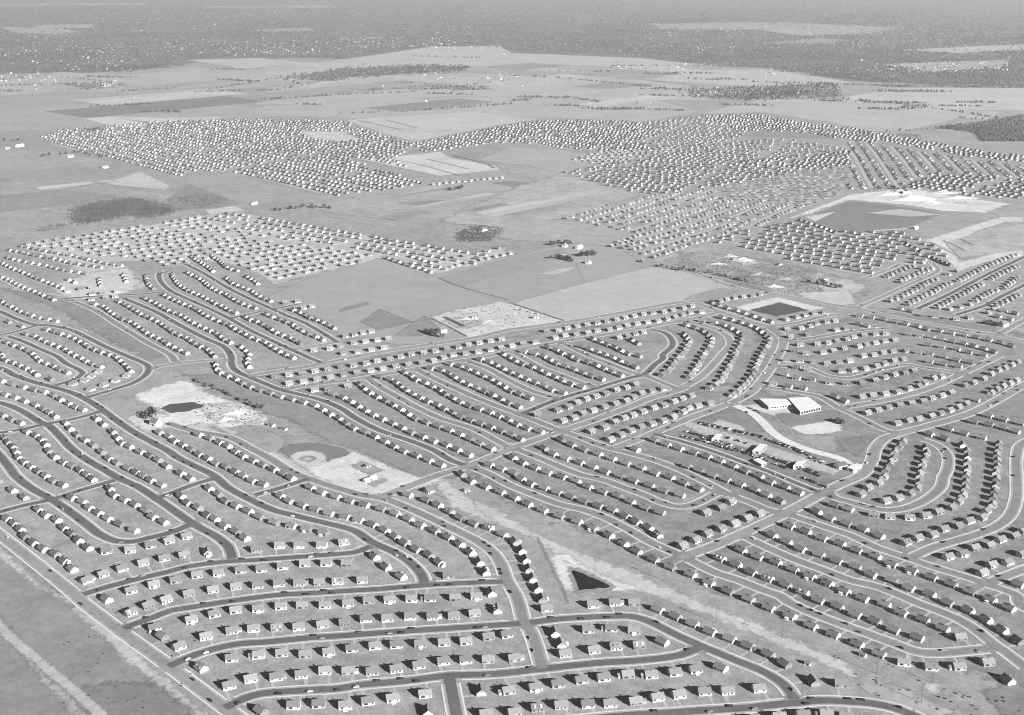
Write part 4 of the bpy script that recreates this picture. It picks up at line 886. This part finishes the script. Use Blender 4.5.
for text, d, bend, mixed in FILLS:
    poly = pts(text); a, b = pts(d); ang = math.atan2(b[1]-a[1], b[0]-a[0])
    ok = lambda P: in_poly(P, poly) and not any(in_poly(P, h) for h in holes)
    if not mixed: fill(poly, ang, bend, ok); continue
    xs_, ys_ = [p[0] for p in poly], [p[1] for p in poly]; area = (max(xs_)-min(xs_))*(max(ys_)-min(ys_))
    seeds = []
    while len(seeds) < max(2, int(area/mixed**2*.6)):
        q = (rnd.uniform(min(xs_), max(xs_)), rnd.uniform(min(ys_), max(ys_)))
        if in_poly(q, poly): seeds.append(q)
    for k, sd in enumerate(seeds):
        def inside(P, k=k):
            ds = [(P[0]-q[0])**2+(P[1]-q[1])**2 for q in seeds]
            return ds[k] <= min(ds) and ok(P)
        near_ = [(sd[0]+mixed*1.6*math.cos(t*.7), sd[1]+mixed*1.6*math.sin(t*.7)) for t in range(9)]
        fill(near_, ang+rnd.choice((0, 0, math.pi/2, .35, -.4, math.pi/2+.3)), bend, inside)
FILL_ROADS.obj('road', surface('pale_new_paving', .32, .15), kind='structure')

HOUSES.sort(key=lambda h: math.hypot(h[0], h[1]))
def in_frame(h):
    u, v = to_px(h[0], h[1], 3); return -4 < u < 1028 and v < 719
near, far = [], []
for h in HOUSES:
    (near if len(near) < 300 and in_frame(h) else far).append(h)
ORD = ['first','second','third','fourth','fifth','sixth','seventh','eighth','ninth','tenth','eleventh','twelfth','thirteenth','fourteenth','fifteenth','sixteenth','seventeenth','eighteenth','nineteenth','twentieth']+['twenty-'+o for o in ['first','second','third','fourth','fifth','sixth','seventh','eighth','ninth']]+['thirtieth']+['thirty-'+o for o in ['first','second','third','fourth','fifth','sixth','seventh','eighth','ninth']]+['fortieth']+['forty-'+o for o in ['first','second','third','fourth','fifth','sixth','seventh','eighth','ninth']]
protos = [house_proto(k) for k in range(4)]
used = set(); missing = {}
for x, y, rz, ph, k, n in near:
    kind = rnd.choices((0, 1, 2, 3), (.60, .10, .12, .18))[0]
    if not ph: ph = 'a mid-distance row'; missing[(round(to_px(x, y)[0]), round(to_px(x, y)[1]))] = 1
    extra = ('gabled house', 'gabled house with side wing', 'gabled house with roof dormers', 'gabled house with rear porch')[kind]
    lab = ('small %s on %s' % (extra, ph)) if n == 1 else ('%s %s from left in %s' % (ORD[k], extra, ph))
    if len(lab.split()) > 16: lab = lab.replace(extra, 'gabled house')
    props = dict(label=lab, category='house', group='small gabled houses of the subdivision')
    p = protos[kind]
    if kind in used: dup(p, x, y, rz, **props)
    else:
        used.add(kind); p.location = (x, y, 0); p.rotation_euler = (0, 0, rz)
        for a, b in props.items(): p[a] = b
print('houses', len(HOUSES), 'near', len(near), 'unnamed', len(missing), list(missing)[:40])

def many(name, placed, parts, label, cat):
    """the far repeats of a kind as one object"""
    V, Fc, Mi = [], [], []
    base = [(np.array(mb.v, float), mb.f, mi) for mb, mi in parts]
    o = 0
    for x, y, rz, sc in placed:
        c, s = math.cos(rz), math.sin(rz)
        for v, f, mi in base:
            w = np.empty_like(v); w[:, 0] = (v[:, 0]*c-v[:, 1]*s)*sc+x; w[:, 1] = (v[:, 0]*s+v[:, 1]*c)*sc+y; w[:, 2] = v[:, 2]*sc
            V.append(w); Fc += [tuple(i+o for i in q) for q in f]; Mi += [mi]*len(f); o += len(v)
    me = bpy.data.meshes.new(name); me.from_pydata(np.concatenate(V).tolist(), [], Fc)
    return me, Mi
wm = MB()
for s in (-1, 1):
    for w in windows(s): wm.add(w.v, w.f)
for k, h in enumerate(near[:300]):                             # a narrow drive from each house to its street
    x, y, rz = h[:3]; c, q = math.cos(rz), math.sin(rz); ox = rnd.choice((-3.2, 3.2)); d = HW+.3
    while d < 26 and near_road(x+c*ox+q*d, y+q*ox-c*d)[0] > .3: d += .5
    if d < 26:
        loc = [(ox-1.3, -HW-.2), (ox+1.3, -HW-.2), (ox+1.3, -d), (ox-1.3, -d)]
        me_ = bpy.data.meshes.new('driveway'); me_.from_pydata([(x+a*c-b*q, y+a*q+b*c, .125) for a, b in loc], [], [(3, 2, 1, 0)])
        me_.materials.append(M['drive']); link('driveway', me_, kind='structure')
me, mi = many('distant_houses', [(h[0], h[1], h[2], 1.0) for h in far],
              [(wall_mb(), 0), (roof_mb(), 1), (MB().box(-.45, .45, -.1, .7, RIDGE-.7, RIDGE+1), 2), (wm, 3)], '', '')
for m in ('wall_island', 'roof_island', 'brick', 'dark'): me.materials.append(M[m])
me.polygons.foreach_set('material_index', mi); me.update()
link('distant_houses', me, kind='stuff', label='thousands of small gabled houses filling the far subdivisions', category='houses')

# ---------------------------------------------------------------- cars
def car_parts():
    body = MB().prism([(-.86, .28), (.86, .28), (.9, .62), (.8, .95), (-.8, .95), (-.9, .62)], -2.35, 2.35)
    body.prism([(-.7, .95), (.7, .95), (.62, 1.5), (-.62, 1.5)], -1.35, .95)
    glass = MB()
    for s in (-1, 1): glass.add([(-1.2, s*.735, 1.0), (.8, s*.735, 1.0), (.75, s*.66, 1.4), (-1.1, s*.66, 1.4)], [(0, 1, 2, 3)])
    for x in (-1.375, .975): glass.add([(x, -.6, 1.0), (x, .6, 1.0), (x, .55, 1.42), (x, -.55, 1.42)], [(0, 1, 2, 3)])
    wheels = [MB().cone((a, b-.1, .33), (a, b+.1, .33), .33, .33, 8) for a in (-1.45, 1.45) for b in (-.82, .82)]
    return body, glass, wheels
def car_proto():
    b, gl, wh = car_parts()
    r = empty('parked_car', 0, -400, 0)
    b.obj('body', M['paint'], r); gl.obj('window_glass', M['dark'], r)
    for w in wh: w.obj('wheel', M['tyre'], r)
    learn(r); return r
carp = car_proto(); cars_far = []; ncar = [0]
carbody = bpy.data.meshes.new_from_object(carp.children[0])
def add_car(x, y, rz, label, group):
    u, v = to_px(x, y)
    if ncar[0] == 0:
        carp.location = (x, y, .2); carp.rotation_euler = (0, 0, rz); o = carp
        o['label'] = label; o['category'] = 'car'; o['group'] = group
    elif v > 520:
        o = dup(carp, x, y, rz, label=label, category='car', group=group); o.location.z = .2
    else:
        o = link('parked_car', carbody, label=label, category='car', group=group); o.location = (x, y, .2); o.rotation_euler = (0, 0, rz)
    ncar[0] += 1
queue = []
for ri, (p, hw, ph, dens, tone) in enumerate(LINES):
    s = arc(p); d = rnd.uniform(4, 30); got = []
    if dens <= 0: continue
    while d < s[-1]-6:
        (x, y), a = along(p, s, d); side = rnd.choice((-1, 1)); off = side*(hw-1.25)
        X, Y = x-math.sin(a)*off, y+math.cos(a)*off; u, v = to_px(X, Y)
        if 2 < u < 1022 and v < 713 and near_road(X, Y, ri)[0] > 5: got.append((u, X, Y, a+(math.pi if rnd.random() < .5 else 0)+rnd.uniform(-.05, .05)))
        d += rnd.expovariate(dens*2.3/100)+6.5
    got.sort(); queue.append((min([math.hypot(c[1], c[2]) for c in got], default=9e9), ph, got))
queue.sort(key=lambda t: t[0]); left_over = []
for _d, ph, got in queue:
    if ph in ('the street', 'the cross street') or ncar[0]+len(got) > 188: left_over += got; continue
    for k, (u, X, Y, a) in enumerate(got):
        add_car(X, Y, a, '%s car from left parked along %s' % (ORD[min(k, 48)], ph), 'cars parked along the streets')
# rows of cars round the shops
def car_row(text, n, ph):
    p = pts(text); s = arc(p)
    for k in range(n):
        if rnd.random() < .14: continue
        (x, y), a = along(p, s, s[-1]*(k+.5)/n)
        add_car(x+rnd.uniform(-.8, .8), y+rnd.uniform(-.8, .8), a+math.pi/2+rnd.uniform(-.06, .06), ph, 'cars in '+ph.split(' in ')[-1])
car_row("4b:120,388 300,430 500,475", 26, 'car nosed in among others in the upper parking row by the shops')
car_row("4b:520,485 690,545 860,630", 24, 'car nosed in among others in the upper parking row below the service road')
car_row("4b:20,440 150,475 330,535", 20, 'car nosed in among others in the lower parking row by the shops')
car_row("4b:520,590 700,660 840,712", 22, 'car nosed in among others in the lower parking row near the diagonal road')
car_row("4b:410,300 490,335", 7, 'car in the little row in front of the school')
def more_cars(text, n, skip):
    p = pts(text); s = arc(p)
    for k in range(n):
        if rnd.random() < skip: continue
        (x, y), a = along(p, s, s[-1]*(k+.5)/n)
        left_over.append((0, x+rnd.uniform(-1, 1), y+rnd.uniform(-1, 1), a+math.pi/2+rnd.uniform(-.06, .06)))
for a in LOT_ROWS: more_cars(*a)
def cars_stuff():
    me, mi = many('distant_cars', [(c[1], c[2], c[3], 1.0) for c in left_over], [(car_parts()[0], 0)], '', '')
    me.materials.append(M['paint_island']); me.update()
    o = link('distant_cars', me, kind='stuff', label='scattered cars standing along the farther streets', category='cars'); o.location.z = .22
cars_stuff()
print('cars', ncar[0], 'far', len(left_over))

# ---------------------------------------------------------------- larger buildings
def gable_building(name, label, cat, where, along_px, L, W, eave, ridge, wall='white', roof='roof_object', door=True):
    x, y = at(px(where)[0], eave*.6); a, b = pts(along_px); rz = math.atan2(b[1]-a[1], b[0]-a[0])
    r = empty(name, x, y, rz, label=label, category=cat)
    MB().prism([(-W, 0), (W, 0), (W, eave), (0, ridge-.15), (-W, eave)], -L, L).obj('wall', M[wall], r)
    s = (ridge-eave)/W; e = W+.5
    MB().prism([(-e, eave-.5*s), (0, ridge), (e, eave-.5*s), (e, eave-.5*s+.25), (0, ridge+.27), (-e, eave-.5*s+.25)], -L-.4, L+.4).obj('roof', M[roof], r)
    if door: MB().box(-1.2, 1.2, -W-.06, -W, .1, min(eave-.2, 2.6)).obj('door', M['dark'], r)
    n = max(1, int(L/3))
    for k in range(n):
        x0 = -L+2*L*(k+.5)/n
        if abs(x0) > 1.9: MB().box(x0-.7, x0+.7, -W-.05, -W, 1.0, 2.1).obj('window', M['dark'], r)
    return r
def flat_building(name, label, cat, text, h, wall='white'):
    poly = pts(text, h); cx = sum(p[0] for p in poly)/len(poly); cy = sum(p[1] for p in poly)/len(poly)
    q = [(x-cx, y-cy) for x, y in poly]
    r = empty(name, cx, cy, 0, label=label, category=cat)
    MB().plan(q, 0, h-.3).obj('wall', M[wall], r)
    big = [(x*1.02, y*1.02) for x, y in q]
    MB().plan(big, h-.298, h).obj('roof', M['flat_roof'], r)
    n = len(q); ar = sum(q[i][0]*q[(i+1)%n][1]-q[(i+1)%n][0]*q[i][1] for i in range(n)); sg = 1 if ar > 0 else -1
    first = True
    for i in range(n):
        (x0, y0), (x1, y1) = q[i], q[(i+1)%n]; L = math.hypot(x1-x0, y1-y0)
        if L < 6: continue
        tx, ty = (x1-x0)/L, (y1-y0)/L; nx, ny = ty*sg, -tx*sg
        b = MB()
        for t in range(int((L-2)//4)):
            d0, d1 = 1.5+t*4, 1.5+t*4+3
            P = [(x0+tx*d+nx*o, y0+ty*d+ny*o) for d, o in ((d0, 0), (d1, 0), (d1, .06), (d0, .06))]
            b.plan(P, 1.1, h-1.1)
        if b.f: b.obj('window', M['dark'], r)
        if first and L > 12:
            first = False; d0 = L/2-1.2
            MB().plan([(x0+tx*d+nx*o, y0+ty*d+ny*o) for d, o in ((d0, .061), (d0+2.4, .061), (d0+2.4, .12), (d0, .12))], 0, 2.4).obj('door', M['door'], r)
    return r
for a in FLATS: flat_building(*a)
for a in GABLES: gable_building(*a)
# ---------------------------------------------------------------- trees
def crown_mesh(seed, n=260):
    r = random.Random(seed); q = MB()
    lobes = [(r.uniform(-.45, .45), r.uniform(-.45, .45), r.uniform(.35, .85), r.uniform(.28, .48)) for _ in range(9)]
    for _ in range(n):
        lx, ly, lz, lr = r.choice(lobes)
        d = Vector((r.gauss(0, 1), r.gauss(0, 1), r.gauss(0, 1))).normalized()*lr*r.uniform(.6, 1.05)
        c = Vector((lx, ly, lz))+d; s = r.uniform(.06, .14)
        u = Vector((r.gauss(0, 1), r.gauss(0, 1), r.gauss(0, 1))).normalized(); w = u.orthogonal().normalized()
        q.add([tuple(c+u*s), tuple(c+w*s), tuple(c-u*s), tuple(c-w*s)], [(0, 1, 2, 3)])
    return q.mesh('crown', M['leaf'])
def trunk_mesh(seed):
    r = random.Random(seed); q = MB().cone((0, 0, 0), (0, 0, .5), .035, .022, 6)
    for _ in range(5):
        a = r.uniform(0, 6.28); z = r.uniform(.28, .48)
        q.cone((0, 0, z), (math.cos(a)*.3, math.sin(a)*.3, z+r.uniform(.2, .4)), .016, .006, 5)
    return q.mesh('trunk', M['bark'])
CROWNS = [crown_mesh(k) for k in range(4)]; TRUNKS = [trunk_mesh(k) for k in range(3)]
def tree(x, y, h, w, label, group):
    r = empty('tree', x, y, rnd.uniform(0, 6.28), label=label, category='tree', group=group)
    t = link('trunk', rnd.choice(TRUNKS), r); t.scale = (w, w, h)
    c = link('crown', rnd.choice(CROWNS), r); c.scale = (w, w, h)
for label, group, n, spread, hh, text in TREES:
    q = pts(text); s = arc(q) if len(q) > 1 else [0]
    for k in range(n):
        x, y = along(q, s, s[-1]*(k+.5)/n)[0] if len(q) > 1 else q[0]
        h = hh*rnd.uniform(.7, 1.25)
        tree(x+rnd.uniform(-spread, spread), y+rnd.uniform(-spread, spread), h, h*rnd.uniform(.7, 1.0), label, group)
# masses of trees and brush nobody could count
def clump(r):
    a = [Vector((math.cos(t), math.sin(t), 0)) for t in (0, 1.6, 3.1, 4.7)]
    return a
def mass(name, polys, per_px, size_px, hmin, hmax, mat, label, cat, lines=()):
    r = random.Random(len(polys)*7+3); V, Fc = [], []
    def one(x, y):
        depth = y*CT+CAM_H*ST; m = depth/F
        w = max(2.2, min(26.0, size_px*m*r.uniform(.45, 1.25))); h = r.uniform(hmin, hmax)*(.6+.4*r.random())
        o = len(V); a0 = r.uniform(0, 6.28)
        for z, k in ((.0, .55), (.55, 1.0)):
            for i in range(4):
                a = a0+i*math.pi/2+r.uniform(-.3, .3); q = w*.5*k*r.uniform(.7, 1.2)
                V.append((x+math.cos(a)*q, y+math.sin(a)*q, h*z))
        V.append((x+r.uniform(-.1, .1)*w, y+r.uniform(-.1, .1)*w, h))
        for i in range(4): Fc.append((o+i, o+(i+1)%4, o+4+(i+1)%4, o+4+i)); Fc.append((o+4+i, o+4+(i+1)%4, o+8))
    clear = [px(a[1]) for a in PATCHES if a[0] == 'field' and max(p[1] for p in px(a[1])) < 76]
    for text, dens in polys:
        P = px(text); x0, x1 = min(p[0] for p in P), max(p[0] for p in P); y0, y1 = min(p[1] for p in P), max(p[1] for p in P)
        for _ in range(int((x1-x0)*(y1-y0)*per_px*dens)):
            u, v = r.uniform(x0, x1), r.uniform(y0, y1)
            # thin out in drifts so that clearings show
            f = .5+.5*math.sin(u*.043+math.sin(v*.31)*2.0)*math.sin(v*.47+u*.011)
            if dens < 1 and r.random() > .35+f*.65: continue
            if name == 'far_woods' and any(in_poly((u+r.gauss(0, 2.5), v+r.gauss(0, .5)), c) for c in clear) and r.random() < .93: continue
            if in_poly((u, v), P):
                e = (y1-y0)*.07
                one(*at((u+r.gauss(0, e*3), v+r.gauss(0, e*.8))) if name != 'far_woods' or y1-y0 < 24 else at((u, v)))
    for text, n, sp in lines:
        P = px(text); s = arc(P)
        for k in range(n):
            (u, v), _a = along(P, s, s[-1]*r.random())
            one(*at((u+r.uniform(-sp, sp), v+r.uniform(-sp, sp)*.25)))
    if not V: return
    me = bpy.data.meshes.new(name); me.from_pydata(V, [], Fc); me.materials.append(mat); me.update()
    link(name, me, kind='stuff', label=label, category=cat)
mass('far_woods', FAR_WOODS, 1.1, 1.9, 7, 13, M['woods'], 'dark wooded belts and hedgerows across the far plain', 'woods', [(a, int(b*.7), c) for a, b, c in HEDGES])
mass('brush', BRUSH, 3.2, 1.1, 1.0, 3.4, M['brush'], 'grey leafless brush in thickets among the fields', 'brush')
mass('rough_growth', ROUGH, .5, .9, .5, 1.6, M['brush'], 'low weedy clumps and spoil on the bare ground', 'weeds')
# far towns: pale little buildings among the trees
tr = random.Random(5); spots = []
for text, n in TOWNS:
    P = px(text); x0, x1 = min(p[0] for p in P), max(p[0] for p in P); y0, y1 = min(p[1] for p in P), max(p[1] for p in P); k = 0
    while k < n*1.5:
        u, v = tr.uniform(x0, x1), tr.uniform(y0, y1)
        if in_poly((u, v), P):
            x, y = at((u, v)); spots.append((x, y, tr.uniform(0, 3.14), tr.uniform(.55, 1.0))); k += 1
me, mi = many('distant_town', spots, [(MB().prism([(-3.5, 0), (3.5, 0), (3.5, 4.6), (0, 7), (-3.5, 4.6)], -5, 5), 0)], '', '')
me.materials.append(M['wall_island']); me.update()
link('distant_town', me, kind='stuff', label='pale scattered buildings of far towns among the woods', category='town')

# ---------------------------------------------------------------- power line poles
pole_parts = None
for k, text in enumerate(POLES):
    x, y = pts(text)[0]
    r = empty('utility_pole', x, y, -.75, label='thin utility pole with crossarms standing on the bare strip, %s from the left' % ORD[k], category='utility pole', group='poles on the bare strip')
    if pole_parts is None:
        pole_parts = (MB().cone((0, 0, 0), (0, 0, 17), .24, .16, 8).mesh('pole', M['wood']), MB().box(-.1, .1, -2.2, 2.2, 15.2, 15.45).mesh('crossarm', M['wood']), MB().box(-.1, .1, -1.6, 1.6, 13.6, 13.85).mesh('crossarm', M['wood']))
    link('pole', pole_parts[0], r); link('crossarm', pole_parts[1], r).location.x = .3; link('crossarm', pole_parts[2], r).location.x = .3

# ---------------------------------------------------------------- air
hz = MB().box(-R+500, R-500, -900, R-500, -1.0, CAM_H+25).obj('haze', None or M['dark'], kind='stuff', label='pale even haze over the whole plain', category='haze')
m = bpy.data.materials.new('pale_air'); m.use_nodes = True; nt = m.node_tree; nt.nodes.clear()
out = nt.nodes.new('ShaderNodeOutputMaterial'); vol = nt.nodes.new('ShaderNodeVolumePrincipled')
vol.inputs['Color'].default_value = grey(.78); vol.inputs['Density'].default_value = HAZE; vol.inputs['Anisotropy'].default_value = .18
nt.links.new(vol.outputs[0], out.inputs['Volume'])
hz.data.materials.clear(); hz.data.materials.append(m)

# ---------------------------------------------------------------- light, sky, camera
w = bpy.data.worlds.new('World'); scene.world = w; w.use_nodes = True; nt = w.node_tree
sky = nt.nodes.new('ShaderNodeTexSky'); sky.sky_type = 'NISHITA'; sky.sun_disc = False
EL, AZ = math.radians(SUN_EL), math.radians(SUN_AZ)            # azimuth clockwise from +Y
sky.air_density = .25; sky.dust_density = .05; sky.sun_elevation = EL; sky.sun_rotation = AZ
bw = nt.nodes.new('ShaderNodeSeparateColor'); nt.links.new(sky.outputs[0], bw.inputs[0])   # red-filtered film: little blue skylight
bg = nt.nodes['Background']; nt.links.new(bw.outputs[0], bg.inputs['Color']); bg.inputs['Strength'].default_value = SKY
sun = bpy.data.lights.new('sun', 'SUN'); sun.energy = SUN; sun.angle = math.radians(.5); sun.color = (1, 1, 1)
so = bpy.data.objects.new('sun', sun); COL.objects.link(so)
to_sun = Vector((math.sin(AZ)*math.cos(EL), math.cos(AZ)*math.cos(EL), math.sin(EL)))
so.rotation_euler = to_sun.to_track_quat('Z', 'Y').to_euler()
cam = bpy.data.cameras.new('camera'); cam.sensor_fit = 'HORIZONTAL'; cam.sensor_width = 36; cam.lens = 36*F/1024
cam.clip_start = 5; cam.clip_end = 90000
co = bpy.data.objects.new('camera', cam); COL.objects.link(co); co.location = (0, 0, CAM_H); co.rotation_euler = (math.pi/2-TH, 0, 0)
scene.camera = co
scene.view_settings.view_transform = 'Standard'; scene.view_settings.look = 'None'; scene.view_settings.gamma = 1
scene.view_settings.exposure = EXPOSURE; scene.view_settings.use_curve_mapping = False
scene.cycles.filter_width = 1.05; scene.cycles.volume_bounces = 0; scene.cycles.max_bounces = 6; scene.cycles.transparent_max_bounces = 32; scene.cycles.diffuse_bounces = 1
